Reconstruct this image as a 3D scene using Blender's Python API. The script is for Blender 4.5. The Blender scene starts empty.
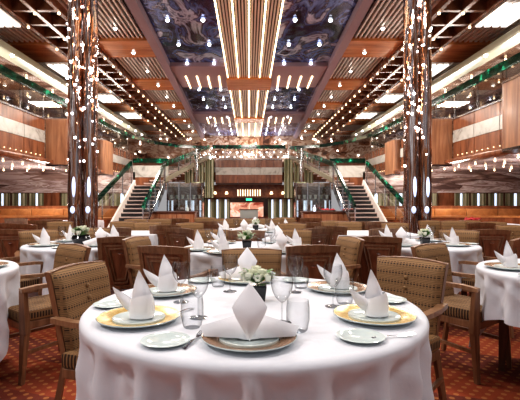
import bpy, bmesh, math, random
from mathutils import Vector, Matrix
random.seed(7)
C = bpy.context.scene.collection
PI = math.pi
F = 430.0
def at(px, py, Y):
    """photo direction (px,py) at distance Y -> world point"""
    return ((px-249)*Y/F, Y, 1.22-(py-200)*Y/F)
def lerp(a, b, t): return a+(b-a)*t

# ------------------------------------------------------------------ materials
def newmat(name):
    m = bpy.data.materials.new(name); m.use_nodes = True
    nt = m.node_tree; b = nt.nodes['Principled BSDF']
    return m, nt, b
def setp(b, **k):
    for n, v in k.items():
        b.inputs[n.replace('_', ' ')].default_value = v
def c4(c): return (c[0], c[1], c[2], 1)
def plain(name, col, rough=.5, metal=0, emit=None, es=0, spec=None):
    m, nt, b = newmat(name)
    setp(b, Base_Color=c4(col), Roughness=rough, Metallic=metal)
    if emit:
        b.inputs['Emission Color'].default_value = c4(emit); b.inputs['Emission Strength'].default_value = es
    return m
class N:
    """tiny node helper"""
    def __init__(s, nt): s.nt = nt
    def node(s, t, **k):
        n = s.nt.nodes.new(t)
        for a, v in k.items(): setattr(n, a, v)
        return n
    def L(s, a, b): s.nt.links.new(a, b)
    def math(s, op, a, b=None, c=None):
        n = s.node('ShaderNodeMath', operation=op)
        for i, v in enumerate((a, b, c)):
            if v is None: continue
            if isinstance(v, (int, float)): n.inputs[i].default_value = v
            else: s.L(v, n.inputs[i])
        return n.outputs[0]
    def coord(s, kind='Object'):
        return s.node('ShaderNodeTexCoord').outputs[kind]
    def sep(s, v):
        n = s.node('ShaderNodeSeparateXYZ'); s.L(v, n.inputs[0]); return n.outputs
    def mapping(s, v, scale):
        n = s.node('ShaderNodeMapping'); s.L(v, n.inputs[0]); n.inputs['Scale'].default_value = scale; return n.outputs[0]
    def noise(s, v, scale, detail=3, rough=.5, dist=0):
        n = s.node('ShaderNodeTexNoise'); s.L(v, n.inputs['Vector'])
        n.inputs['Scale'].default_value = scale; n.inputs['Detail'].default_value = detail
        n.inputs['Roughness'].default_value = rough; n.inputs['Distortion'].default_value = dist
        return n.outputs['Fac']
    def ramp(s, f, stops, interp='LINEAR'):
        n = s.node('ShaderNodeValToRGB'); s.L(f, n.inputs[0]); r = n.color_ramp; r.interpolation = interp
        while len(r.elements) < len(stops): r.elements.new(.5)
        for e, (p, c) in zip(r.elements, stops):
            e.position = p; e.color = c4(c)
        return n.outputs[0]
    def mix(s, f, a, b):
        n = s.node('ShaderNodeMix', data_type='RGBA')
        for i, v in ((0, f), (6, a), (7, b)):
            if isinstance(v, (int, float)): n.inputs[i].default_value = v
            elif isinstance(v, tuple): n.inputs[i].default_value = c4(v)
            else: s.L(v, n.inputs[i])
        return n.outputs[2]
    def bump(s, h, strength, dist, bsdf):
        n = s.node('ShaderNodeBump'); n.inputs['Strength'].default_value = strength; n.inputs['Distance'].default_value = dist
        s.L(h, n.inputs['Height']); s.L(n.outputs[0], bsdf.inputs['Normal'])

def wood(name, dark, light, rough=.35, scale=(14, 14, 1.2), coat=.3):
    m, nt, b = newmat(name); n = N(nt)
    v = n.mapping(n.coord(), scale)
    f = n.noise(v, 2.2, 5, .6, .6)
    col = n.ramp(f, [(.28, dark), (.72, light)])
    n.L(col, b.inputs['Base Color']); setp(b, Roughness=rough)
    b.inputs['Coat Weight'].default_value = coat; b.inputs['Coat Roughness'].default_value = .12
    return m
M = {}
M['chair_wood'] = wood('chair_wood', (.12, .050, .024), (.29, .145, .075), .38)
M['chair_back_wood'] = wood('chair_back_wood', (.14, .048, .023), (.32, .13, .065), .36, (10, 10, .9))
M['arm_wood'] = wood('arm_wood', (.17, .08, .038), (.38, .21, .115), .35)
M['panel_wood'] = wood('panel_wood', (.09, .03, .015), (.34, .13, .06), .25, (2.2, 2.2, .35))
M['bay_wood'] = wood('bay_wood', (.17, .065, .032), (.50, .25, .13), .32, (3.5, 3.5, .3), .05)
M['orange_wood'] = wood('orange_wood', (.30, .10, .03), (.72, .30, .11), .2, (.35, 3.2, 3.2))
M['dark_wood'] = wood('dark_wood', (.05, .02, .012), (.14, .06, .035), .3)
M['counter_wood'] = wood('counter_wood', (.14, .05, .025), (.34, .14, .07), .25, (3, 3, 1))
M['banquette'] = wood('banquette_leather', (.34, .14, .05), (.55, .27, .10), .4, (2, 2, 2))
M['chrome'] = plain('chrome', (.62, .60, .60), .12, 1)
M['dark_chrome'] = plain('dark_chrome', (.22, .18, .17), .18, 1)
M['silver'] = plain('silver', (.8, .8, .8), .15, 1)
M['brass'] = plain('button_brown', (.25, .14, .06), .35, .3)
M['black'] = plain('black_gloss', (.012, .012, .014), .12)
M['bulb'] = plain('bulb_white', (1, 1, 1), .5, 0, (1, .93, .84), 9)
M['bulb_warm'] = plain('bulb_warm', (1, .9, .7), .5, 0, (1, .74, .46), 4)
M['bulb_cool'] = plain('bulb_cool', (1, 1, 1), .5, 0, (.85, .9, 1), 8)
M['strip'] = None
M['cabinet_glow'] = plain('cool_lamp', (.8, .9, 1), .4, 0, (.66, .80, 1), 1.1)
M['slat_glow'] = plain('warm_slat_lamp', (1, .9, .7), .4, 0, (1, .80, .52), 2.2)
M['blue_reflection'] = plain('blue_white_reflection', (.9, .94, 1), .4, 0, (.42, .58, 1), .95)  # glow that paints bluish reflections onto the columns
M['sign_green'] = plain('sign_green', (.02, .5, .25), .4, 0, (.05, .8, .42), 1.6)
M['red_cloth'] = plain('red', (.5, .02, .03), .5)
M['porcelain'] = plain('porcelain', (.60, .68, .67), .08)
M['petal'] = plain('petal', (.88, .89, .74), .55)
M['leaf'] = plain('leaf', (.07, .17, .03), .45)
M['mauve'] = plain('mauve_beam', (.30, .23, .27), .6, 0)
M['pale_beam'] = plain('pale_beam', (.30, .285, .21), .3, .2)
M['ceil_dark'] = plain('ceiling_dark', (.025, .016, .013), .5, .1)
M['slat_metal'] = plain('slat_metal', (.86, .81, .76), .3, .15)
M['slat_brown'] = plain('slat_brown', (.74, .68, .63), .3, .2)
M['coffer_bar'] = wood('coffer_bar', (.09, .03, .015), (.26, .11, .06), .2, (2, 2, 2), 0)
M['white_panel'] = plain('white_lit_panel', (.95, .93, .9), .3, 0, (1, .95, .88), 1.6)
M['stair_tread'] = plain('stair_tread', (.62, .50, .46), .3, .1)
M['stair_riser'] = plain('stair_riser', (.02, .02, .022), .3)

# gilded rim
def rimmat(name, a, b_, metal):
    m, nt, b = newmat(name); n = N(nt)
    f = n.noise(n.mapping(n.coord(), (60, 60, 60)), 1.0, 3, .6, 1.2)
    n.L(n.ramp(f, [(.35, a), (.65, b_)]), b.inputs['Base Color']); setp(b, Roughness=.25, Metallic=metal)
    return m
M['gold'] = rimmat('gold_rim', (.55, .35, .09), (.84, .62, .26), .35)
M['copper'] = rimmat('copper_rim', (.16, .075, .035), (.52, .31, .17), .5)

# strip bulbs (dotted warm rope)
def strip_mat():
    m, nt, b = newmat('rope_light'); n = N(nt)
    y = n.sep(n.coord())[1]
    w = n.math('SINE', n.math('MULTIPLY', y, 2*PI/.16))
    e = n.math('MULTIPLY_ADD', n.math('GREATER_THAN', w, -.3), 4.6, 1.2)
    setp(b, Base_Color=(1, .85, .6, 1)); b.inputs['Emission Color'].default_value = (1, .76, .46, 1)
    n.L(e, b.inputs['Emission Strength']); return m
M['strip'] = strip_mat()

# upholstery
def fabric(name, axis, base=(.26, .138, .056), tan=(.31, .170, .070), dk=(.022, .011, .006)):
    m, nt, b = newmat(name); n = N(nt)
    s = n.sep(n.coord()); u = s[0] if axis == 'z' else s[1]; v = s[2] if axis == 'z' else s[0]
    fr = n.math('FRACT', n.math('MULTIPLY', n.math('ADD', v, 5), 1/.052))
    band = n.math('LESS_THAN', fr, .46)
    dash = n.math('MULTIPLY', n.math('GREATER_THAN', n.math('SINE', n.math('MULTIPLY', u, 2*PI/.0195)), -.35),
                  n.math('GREATER_THAN', n.math('SINE', n.math('MULTIPLY', v, 2*PI/.0130)), -.25))
    pin = n.math('GREATER_THAN', n.math('SINE', n.math('MULTIPLY', v, 2*PI/.0087)), .25)
    c1 = n.mix(n.math('MULTIPLY', dash, .95), base, dk)
    c2 = n.mix(n.math('MULTIPLY', pin, .55), tan, dk)
    col = n.mix(band, c2, c1)
    n.L(col, b.inputs['Base Color']); setp(b, Roughness=.75)
    b.inputs['Sheen Weight'].default_value = .0
    n.bump(n.math('ADD', dash, pin), .25, .002, b)
    return m
M['fabric'] = fabric('striped_fabric', 'z')
M['fabric_seat'] = fabric('seat_fabric', 'x')

# linen
def linen(name, col, rough=.8, sub=.0):
    m, nt, b = newmat(name); n = N(nt)
    f = n.noise(n.coord(), 6, 3, .55)
    n.L(n.ramp(f, [(.2, tuple(x*.93 for x in col)), (.8, col)]), b.inputs['Base Color'])
    setp(b, Roughness=rough); b.inputs['Sheen Weight'].default_value = .15
    n.bump(n.noise(n.coord(), 9, 4, .6), .25, .012, b)
    return m
M['cloth'] = linen('white_tablecloth', (.72, .73, .785))
M['napkin'] = linen('white_napkin', (.92, .91, .94), .7)

# marble band
def marble():
    m, nt, b = newmat('white_marble'); n = N(nt)
    f = n.noise(n.coord(), 1.6, 6, .65, 1.5)
    n.L(n.ramp(f, [(.3, (.24, .22, .20)), (.48, (.50, .50, .46)), (.75, (.62, .61, .58))]), b.inputs['Base Color'])
    setp(b, Roughness=.25); return m
M['marble'] = marble()

# carpet
def carpet():
    m, nt, b = newmat('carpet'); n = N(nt)
    s = n.sep(n.coord()); x, y = s[0], s[1]
    a = n.math('MULTIPLY', n.math('ADD', x, y), PI/.10); c = n.math('MULTIPLY', n.math('SUBTRACT', x, y), PI/.10)
    d = n.math('MULTIPLY', n.math('ABSOLUTE', n.math('COSINE', a)), n.math('ABSOLUTE', n.math('COSINE', c)))
    dot = n.math('GREATER_THAN', d, .74)
    big = n.noise(n.mapping(n.coord(), (.9, 2.6, 1)), 1.1, 2, .5)
    chk = n.math('GREATER_THAN', n.math('SINE', n.math('MULTIPLY', n.math('ADD', y, n.math('MULTIPLY', x, .35)), 2*PI/.9)), .1)
    base = n.mix(n.math('MULTIPLY', chk, .75), (.28, .045, .010), (.085, .012, .008))
    base = n.mix(n.ramp(big, [(.45, (0, 0, 0)), (.6, (.5, .5, .5))]), base, (.22, .035, .012))
    col = n.mix(n.math('MULTIPLY', dot, .75), base, (.44, .17, .05))
    n.L(col, b.inputs['Base Color']); setp(b, Roughness=.95)
    n.bump(n.noise(n.coord(), 250, 2, .5), .4, .004, b)
    return m
M['carpet'] = carpet()

# dark blue mirrored ceiling, swirling reflections painted into the colour
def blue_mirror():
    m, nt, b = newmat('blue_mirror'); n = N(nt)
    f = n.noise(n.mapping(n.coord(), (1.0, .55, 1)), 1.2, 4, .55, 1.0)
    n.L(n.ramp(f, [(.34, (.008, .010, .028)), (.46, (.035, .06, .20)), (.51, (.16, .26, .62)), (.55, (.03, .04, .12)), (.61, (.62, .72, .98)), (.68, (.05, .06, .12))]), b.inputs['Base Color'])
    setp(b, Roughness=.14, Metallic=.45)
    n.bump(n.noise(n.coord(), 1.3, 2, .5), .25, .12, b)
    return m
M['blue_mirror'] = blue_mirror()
# bronze mirrored surfaces, reflections painted in as bright cells and streaks
def glitter(name, cols, sc=(1, 1, 1), vs=3.0, rough=.15, metal=.7):
    m, nt, b = newmat(name); n = N(nt)
    vo = n.node('ShaderNodeTexVoronoi'); vo.inputs['Scale'].default_value = vs; n.L(n.mapping(n.coord(), sc), vo.inputs['Vector'])
    r = n.sep(vo.outputs['Color'])[0]
    f = n.math('MULTIPLY_ADD', n.noise(n.mapping(n.coord(), sc), vs*.9, 4, .65, 1.5), .7, n.math('MULTIPLY', r, .3))
    n.L(n.ramp(f, cols), b.inputs['Base Color']); setp(b, Roughness=rough, Metallic=metal)
    n.bump(r, .35, .06, b); return m
def bronze(name, a, c, rough=.12, sc=(1, 1, 1), metal=.85, bump=.3):
    m, nt, b = newmat(name); n = N(nt)
    f = n.noise(n.mapping(n.coord(), sc), 1.8, 5, .6, 1.6)
    n.L(n.ramp(f, [(.3, a), (.7, c)]), b.inputs['Base Color'])
    setp(b, Roughness=rough, Metallic=metal)
    n.bump(n.noise(n.mapping(n.coord(), sc), 2.2, 2, .5), bump, .08, b)
    return m
M['bronze_mirror'] = glitter('bronze_mirror', [(.36, (.10, .045, .03)), (.48, (.42, .25, .17)), (.56, (.75, .66, .60)), (.64, (.30, .15, .09))], (1, 1, 1), 1.6)
M['under_deck'] = glitter('under_deck_mirror', [(.34, (.16, .10, .09)), (.46, (.45, .32, .28)), (.52, (.95, .90, .90)), (.57, (.36, .24, .21)), (.66, (.75, .66, .66))], (.35, 1.2, 2.5), 1.5, .16, .25)  # horizontal streaks of reflected light painted into the colour
M['upper_wall'] = glitter('upper_wall', [(.34, (.08, .035, .022)), (.44, (.40, .19, .11)), (.5, (.80, .68, .58)), (.56, (.28, .13, .08)), (.66, (.62, .46, .36))], (1, 1, 1.4), 1.1, .22, .3)
# column: chrome with copper streaks
def column_mat():
    m, nt, b = newmat('column_mirror'); n = N(nt)
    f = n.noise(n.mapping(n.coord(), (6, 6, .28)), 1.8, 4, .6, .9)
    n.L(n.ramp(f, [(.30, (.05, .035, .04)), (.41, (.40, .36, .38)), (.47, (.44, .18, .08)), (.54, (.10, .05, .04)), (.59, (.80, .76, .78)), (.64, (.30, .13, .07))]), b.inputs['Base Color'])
    setp(b, Roughness=.1, Metallic=.8)
    n.bump(n.noise(n.mapping(n.coord(), (4, 4, 1.2)), 2.5, 2, .5), .5, .05, b)
    return m
M['column'] = column_mat()
# green rail, its bright glints painted in and made to glow
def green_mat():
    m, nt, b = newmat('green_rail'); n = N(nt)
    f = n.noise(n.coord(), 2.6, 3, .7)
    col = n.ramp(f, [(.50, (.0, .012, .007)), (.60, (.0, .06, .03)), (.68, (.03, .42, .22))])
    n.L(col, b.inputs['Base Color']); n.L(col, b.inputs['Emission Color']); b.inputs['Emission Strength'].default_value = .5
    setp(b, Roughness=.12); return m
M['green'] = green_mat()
# curtain: vertical grey green folds
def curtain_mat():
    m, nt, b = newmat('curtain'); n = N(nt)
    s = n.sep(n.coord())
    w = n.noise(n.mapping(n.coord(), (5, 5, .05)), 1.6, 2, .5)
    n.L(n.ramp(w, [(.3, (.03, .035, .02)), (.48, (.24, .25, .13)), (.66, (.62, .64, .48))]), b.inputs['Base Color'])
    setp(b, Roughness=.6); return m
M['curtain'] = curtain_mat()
# wall art: warm abstract
def art_mat():
    m, nt, b = newmat('lit_mural'); n = N(nt)
    f = n.noise(n.coord(), 1.3, 4, .6, 1.5)
    col = n.ramp(f, [(.35, (.30, .05, .03)), (.48, (.75, .38, .26)), (.58, (.9, .72, .6)), (.7, (.55, .2, .12))])
    n.L(col, b.inputs['Base Color']); n.L(col, b.inputs['Emission Color']); b.inputs['Emission Strength'].default_value = .8
    return m
M['mural'] = art_mat()
# thin clear glass: transparent + fresnel gloss
def glass(name, tint=(.97, .98, .98), refl=1.0, base=0.02, edge=.3):
    m = bpy.data.materials.new(name); m.use_nodes = True; nt = m.node_tree; nt.nodes.clear(); n = N(nt)
    o = n.node('ShaderNodeOutputMaterial'); t = n.node('ShaderNodeBsdfTransparent'); g = n.node('ShaderNodeBsdfGlossy')
    g.inputs['Roughness'].default_value = .03
    lw = n.node('ShaderNodeLayerWeight'); lw.inputs[0].default_value = .35
    n.L(n.mix(n.math('POWER', lw.outputs['Facing'], 1.8), tint, tuple(x*edge for x in tint)), t.inputs[0])
    f = n.math('MULTIPLY_ADD', n.math('POWER', lw.outputs['Facing'], 2.2), refl*.75, base)
    mx = n.node('ShaderNodeMixShader'); n.L(f, mx.inputs[0]); n.L(t.outputs[0], mx.inputs[1]); n.L(g.outputs[0], mx.inputs[2])
    n.L(mx.outputs[0], o.inputs[0]); return m
M['glass'] = glass('clear_glass', (.93, .94, .95), .75, .06, .0)
M['rail_glass'] = glass('rail_glass', (.86, .86, .84), .6, .12, .8)

# ------------------------------------------------------------------ mesh helpers
class MB:
    def __init__(s): s.v = []; s.f = []; s.mi = []; s.cur = 0
    def add(s, vs, fs):
        o = len(s.v); s.v += [tuple(p) for p in vs]; s.f += [tuple(i+o for i in f) for f in fs]; s.mi += [s.cur]*len(fs)
    def box(s, x0, x1, y0, y1, z0, z1):
        s.hexa([(x0, y0, z0), (x1, y0, z0), (x1, y1, z0), (x0, y1, z0), (x0, y0, z1), (x1, y0, z1), (x1, y1, z1), (x0, y1, z1)])
    def hexa(s, p):
        s.add(p, [(0, 3, 2, 1), (4, 5, 6, 7), (0, 1, 5, 4), (1, 2, 6, 5), (2, 3, 7, 6), (3, 0, 4, 7)])
    def bar(s, a, b, wa, wb=None, up=(0, 0, 1), ha=None, hb=None):
        """tapered rectangular bar a->b"""
        wb = wa if wb is None else wb; ha = wa if ha is None else ha; hb = wb if hb is None else hb
        a = Vector(a); b = Vector(b); d = (b-a).normalized(); u = Vector(up)
        sx = d.cross(u)
        if sx.length < 1e-4: sx = d.cross(Vector((0, 1, 0)))
        sx.normalize(); sy = sx.cross(d).normalized()
        p = []
        for q, w, h in ((a, wa, ha), (b, wb, hb)):
            for i, j in ((-1, -1), (1, -1), (1, 1), (-1, 1)): p.append(q+sx*i*w/2+sy*j*h/2)
        s.hexa(p)
    def tube(s, pts, r, n=8, cap=True):
        pts = [Vector(p) for p in pts]; rs = r if isinstance(r, (list, tuple)) else [r]*len(pts)
        vs = []; ref = None
        for i, p in enumerate(pts):
            d = (pts[min(i+1, len(pts)-1)]-pts[max(i-1, 0)]).normalized()
            if ref is None:
                ref = d.orthogonal().normalized()
            sx = (ref-d*ref.dot(d)).normalized(); ref = sx; sy = d.cross(sx)
            for k in range(n):
                a = 2*PI*k/n; vs.append(p+sx*math.cos(a)*rs[i]+sy*math.sin(a)*rs[i])
        fs = []
        for i in range(len(pts)-1):
            for k in range(n): fs.append((i*n+k, i*n+(k+1) % n, (i+1)*n+(k+1) % n, (i+1)*n+k))
        if cap: fs.append(tuple(range(n))[::-1]); fs.append(tuple(range((len(pts)-1)*n, len(pts)*n)))
        s.add(vs, fs)
    def lathe(s, prof, n=32, c=(0, 0, 0)):
        vs = []; fs = []
        for r, z in prof:
            for k in range(n):
                a = 2*PI*k/n; vs.append((c[0]+r*math.cos(a), c[1]+r*math.sin(a), c[2]+z))
        for i in range(len(prof)-1):
            for k in range(n): fs.append((i*n+k, i*n+(k+1) % n, (i+1)*n+(k+1) % n, (i+1)*n+k))
        s.add(vs, fs)
    def grid(s, fn, nu, nv):
        vs = [fn(i/nu, j/nv) for j in range(nv+1) for i in range(nu+1)]
        fs = [(j*(nu+1)+i, j*(nu+1)+i+1, (j+1)*(nu+1)+i+1, (j+1)*(nu+1)+i) for j in range(nv) for i in range(nu)]
        s.add(vs, fs)
    def sphere(s, c, r, n=10, m=6, sq=(1, 1, 1)):
        prof = [(math.sin(PI*i/m), -math.cos(PI*i/m)) for i in range(m+1)]
        vs = []; fs = []
        for pr, pz in prof:
            for k in range(n):
                a = 2*PI*k/n; vs.append((c[0]+r*sq[0]*pr*math.cos(a), c[1]+r*sq[1]*pr*math.sin(a), c[2]+r*sq[2]*pz))
        for i in range(m):
            for k in range(n): fs.append((i*n+k, i*n+(k+1) % n, (i+1)*n+(k+1) % n, (i+1)*n+k))
        s.add(vs, fs)
    def mesh(s, name, mats, smooth=False, bevel=0, weld=False, sub=0, angle=40):
        me = bpy.data.meshes.new(name); me.from_pydata(s.v, [], s.f)
        if not isinstance(mats, (list, tuple)): mats = [mats]
        for m in mats: me.materials.append(M[m] if isinstance(m, str) else m)
        if any(s.mi): me.polygons.foreach_set('material_index', s.mi)
        bm = bmesh.new(); bm.from_mesh(me)
        if weld: bmesh.ops.remove_doubles(bm, verts=bm.verts, dist=1e-5)
        if bevel: bmesh.ops.bevel(bm, geom=list(bm.edges), offset=bevel, segments=2, affect='EDGES', profile=.6, clamp_overlap=True)
        bmesh.ops.recalc_face_normals(bm, faces=bm.faces)
        bm.to_mesh(me); bm.free()
        if smooth:
            me.polygons.foreach_set('use_smooth', [True]*len(me.polygons))
            if angle < 180: 
                try: me.set_sharp_from_angle(angle=math.radians(angle))
                except Exception: pass
        me.update(); return me
def link(name, me, parent=None, loc=(0, 0, 0), rz=0):
    o = bpy.data.objects.new(name, me); C.objects.link(o); o.location = loc; o.rotation_euler = (0, 0, rz)
    if parent: o.parent = parent
    return o
def tag(o, label=None, cat=None, group=None, kind=None):
    if label: o['label'] = label
    if cat: o['category'] = cat
    if group: o['group'] = group
    if kind: o['kind'] = kind
    return o
def thing(name, label, cat, loc=(0, 0, 0), rz=0, group=None):
    return tag(link(name, None, None, loc, rz), label, cat, group)
def struct(name, mb, m, **k):
    return tag(link(name, mb.mesh(name, m, **k)), kind='structure')
def part(name, mb, m, parent, **k):
    return link(name, mb.mesh(name, m, **k), parent)
def dup(root, loc, rz, label, group=None):
    r = root.copy(); C.objects.link(r); r.location = loc; r.rotation_euler = (0, 0, rz); r['label'] = label
    if group: r['group'] = group
    for ch in list(root.children):
        c = ch.copy(); C.objects.link(c); c.parent = r
        for g in list(ch.children):
            d = g.copy(); C.objects.link(d); d.parent = c
    return r
class Proto:
    """first use hands out the original, later uses are copies"""
    def __init__(s, root): s.root = root; s.used = False
    def put(s, loc, rz, label, group=None):
        if not s.used:
            s.used = True; o = s.root; o.location = loc; o.rotation_euler = (0, 0, rz); o['label'] = label
            if group: o['group'] = group
            return o
        o = dup(s.root, loc, rz, label, group)
        if not group and 'group' in o: del o['group']
        return o

# ================================================================== ROOM SHELL
DECK = 2.52; CEIL = 5.85; END = 31.0
b = MB(); b.box(-13, 13, -3, END+4, -.1, 0); struct('floor', b, 'carpet')
b = MB(); b.box(-13, 13, -3, END+.2, CEIL+.05, CEIL+.15); struct('ceiling', b, 'ceil_dark')
for sx, nm in ((-1, 'left'), (1, 'right')):
    b = MB(); b.box(*sorted((sx*13, sx*13.15)), -3, 20, 0, DECK); struct('wall_lower_'+nm, b, 'panel_wood')
    b = MB(); b.box(*sorted((sx*11, sx*11.15)), -3, END, DECK+.3, CEIL+.05); struct('wall_upper_'+nm, b, 'upper_wall')
b = MB(); b.box(-11, 11, END, END+.15, DECK, CEIL+.05); struct('wall_back', b, 'upper_wall')

# side decks
for sx, nm in ((-1, 'left'), (1, 'right')):
    b = MB(); b.box(*sorted((sx*6.6, sx*13)), -1, 26, DECK, DECK+.14); struct('ceiling_under_deck_'+nm, b, 'under_deck')
    # bright soffit edge running along the deck
    b = MB(); b.box(*sorted((sx*6.25, sx*6.75)), 6, 26, DECK-.14, DECK-.02)
    struct('trim_deck_edge_'+nm, b, 'panel_wood', bevel=.03, smooth=True)
# end wall of side dining wings (Y=20), with windows
trimn = 0
for sx, nm in ((-1, 'left'), (1, 'right')):
    b = MB(); b.box(*sorted((sx*5.3, sx*13)), 20, 20.15, 0, .68); struct('wall_wing_'+nm, b, 'counter_wood')
    b = MB(); b.box(*sorted((sx*5.3, sx*13)), 20, 20.15, 1.56, DECK); struct('wall_mirror_'+nm, b, 'under_deck')
    b = MB(); b.box(*sorted((sx*8.8, sx*9.5)), 19.9, 20.15, .68, 1.56); struct('wall_pier_'+nm, b, 'panel_wood')
    # curtains and lit windows between
    xs = [9.5, 10.45, 11.4, 12.35, 13.0]; k = 0
    spans = [(9.5, 10.3), (10.3, 11.1), (11.1, 11.9), (11.9, 12.95), (5.35, 6.5), (6.5, 7.65), (7.65, 8.8)]
    for i, (x0, x1) in enumerate(spans):
        w = link('window_%d' % (i+1+(7 if sx > 0 else 0)), None, None, (sx*(x0+x1)/2, 20.08, .68)); tag(w, kind='structure')
        hw = (x1-x0)/2
        b = MB()
        for a_, b_, c_, d_ in ((-hw, hw, 0, .03), (-hw, hw, .85, .88), (-hw, -hw+.03, 0, .88), (hw-.03, hw, 0, .88)):
            b.box(a_, b_, -.05, 0, c_, d_)
        part('window_frame', b, 'dark_wood', w)
        b = MB(); b.box(-hw*.16, hw*.16, 0, .02, .03, .85); part('window_pane', b, 'cabinet_glow', w)
        b = MB()
        for s2 in (-1, 1):
            def cf(u, v, s2=s2): 
                x = s2*lerp(hw*.12, hw-.03, u); return (x, -.02+.02*math.sin(u*26), .03+.82*v)
            b.grid(cf, 30, 1)
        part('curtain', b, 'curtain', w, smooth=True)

# ------------------------------------------------------------------ ceiling
def edgeX(Y): return 2.5 if Y < 10 else 2.5+.034*(Y-10)
def strip_mesh(x0f, x1f, y0, y1, z0, z1, n=6):
    b = MB()
    for i in range(n):
        a = lerp(y0, y1, i/n); c = lerp(y0, y1, (i+1)/n)
        b.hexa([(x0f(a), a, z0), (x1f(a), a, z0), (x1f(c), c, z0), (x0f(c), c, z0), (x0f(a), a, z1), (x1f(a), a, z1), (x1f(c), c, z1), (x0f(c), c, z1)])
    return b
zones = [(-2, 14.4), (17.1, 22.4), (25.0, 30.9)]
for sx, nm in ((-1, 'left'), (1, 'right')):
    for i, (a, c) in enumerate(zones):
        b = strip_mesh(lambda y: sx*.80, lambda y: sx*edgeX(y), a, c, CEIL-.02, CEIL+.02)
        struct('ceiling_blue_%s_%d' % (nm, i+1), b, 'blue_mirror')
    b = strip_mesh(lambda y: sx*edgeX(y), lambda y: sx*(edgeX(y)+.24), -2, 30.9, CEIL-.22, CEIL+.02)
    struct('trim_ceiling_edge_'+nm, b, 'mauve')
    for i, (a, c) in enumerate(((14.4, 17.1), (22.4, 25.0))):
        b = MB(); b.box(*sorted((sx*.8, sx*(edgeX(a)))), a, c, CEIL-.16, CEIL+.02)
        struct('trim_ceiling_cross_%s_%d' % (nm, i+1), b, 'mauve', bevel=.03)
# central slats
b = MB()
for i in range(4):
    for k in range(4):
        x = -.775+i*.3875+.062+k*.0775+.0155
        b.box(x-.020, x+.020, -2, 30.8, CEIL-.09, CEIL)
struct('ceiling_slats_centre', b, 'slat_metal')
for i, (a, c) in enumerate(((15.9, 17.5), (23.6, 24.9))):
    b = MB(); b.box(-.86, .86, a, c, CEIL-.17, CEIL-.02); struct('trim_centre_cross_%d' % (i+1), b, 'orange_wood', bevel=.02)
# rope lights in the central ceiling
segs = [(2, 15.85), (17.55, 23.55), (24.95, 30.4)]
for i in range(5):
    for j, (a, c) in enumerate(segs):
        x = -.775+i*.3875
        b = MB(); b.tube([(0, 0, 0), (0, c-a, 0)], .022, 8)
        o = tag(link('strip_light', b.mesh('strip_light', 'strip', smooth=True), None, (x, a, CEIL-.108)),
            '%s warm light strip along the central ceiling, %s stretch' % (('leftmost', 'second from left', 'middle', 'second from right', 'rightmost')[i], ('nearest', 'middle', 'farthest')[j]), 'light', 'warm strips on the central ceiling')
# short cross strips in the mauve cross bands
for sx, nm in ((-1, 'left'), (1, 'right')):
    for j, (a, c) in enumerate(((15.5, 17.05), (23.3, 24.95))):
        for i in range(4):
            x = sx*(1.08+i*.40)
            b = MB(); b.tube([(0, 0, 0), (sx*.04, c-a, 0)], .028, 8)
            tag(link('strip_light', b.mesh('short_strip_light', 'strip', smooth=True), None, (x, a, CEIL-.184)),
                'short warm strip on the %s %s ceiling cross band, %s from centre' % (nm, ('nearer', 'farther')[j], ('first', 'second', 'third', 'fourth')[i]), 'light', 'short warm strips on the ceiling cross bands')
# side slats + orange panels + coffers
for sx, nm in ((-1, 'left'), (1, 'right')):
    b = MB()
    k = 0
    x = 2.8
    while x < 4.35:
        b.hexa([(sx*x, -2, CEIL-.08), (sx*(x+.05), -2, CEIL-.08), (sx*(x+.45), 30.8, CEIL-.08), (sx*(x+.40), 30.8, CEIL-.08),
                (sx*x, -2, CEIL), (sx*(x+.05), -2, CEIL), (sx*(x+.45), 30.8, CEIL), (sx*(x+.40), 30.8, CEIL)])
        x += .125
    x = 5.6
    while x < 8.6:
        b.box(*sorted((sx*x, sx*(x+.06))), -2, 30.8, CEIL-.08, CEIL); x += .15
    struct('ceiling_slats_'+nm, b, 'slat_brown')
    for i, (a, c) in enumerate(((8.0, 9.0), (12.1, 13.5), (16.1, 17.5), (20.0, 21.3), (24, 25.2), (28, 29))):
        b = MB(); x0 = edgeX(a)+.24
        b.box(*sorted((sx*x0, sx*4.4)), a, c, CEIL-.16, CEIL-.02); struct('trim_orange_inner_%s_%d' % (nm, i+1), b, 'orange_wood', bevel=.02)
        b = MB(); b.box(*sorted((sx*5.55, sx*7.3)), a+.3, c+.5, CEIL-.16, CEIL-.02); struct('trim_orange_outer_%s_%d' % (nm, i+1), b, 'orange_wood', bevel=.02)
    b = MB()
    for x in (4.42, 4.98, 5.54):
        b.box(*sorted((sx*(x-.05), sx*(x+.05))), -2, 30.8, CEIL-.26, CEIL)
    y = 6.0
    while y < 30.5:
        b.box(*sorted((sx*4.42, sx*5.54)), y-.05, y+.05, CEIL-.24, CEIL); y += .8
    struct('ceiling_coffers_'+nm, b, 'coffer_bar')
    b = MB(); b.box(*sorted((sx*6.3, sx*6.75)), 6, 26.5, 5.12, 5.32); struct('trim_beam_'+nm, b, 'pale_beam', bevel=.04, smooth=True)
    b = MB(); b.box(*sorted((sx*6.7, sx*11)), 6, 30.9, 5.32, 5.36); struct('ceiling_upper_deck_'+nm, b, 'bronze_mirror')
    # white lit panels
    for i, y in enumerate((9.9, 14.4, 18.6, 22.5)):
        b = MB()
        for k in range(4): b.box(k*.22, k*.22+.14, 0, 1.3, -.02, .02)
        o = link('ceiling_light_panel', b.mesh('ceiling_light_panel', 'white_panel'), None, (sx*5.9-(.85 if sx < 0 else 0), y, CEIL-.11))
        tag(o, 'slatted white ceiling light panel above the %s balcony, %s from the viewer' % (nm, ('nearest', 'second', 'third', 'fourth')[i]), 'ceiling light', 'white ceiling light panels')

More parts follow.
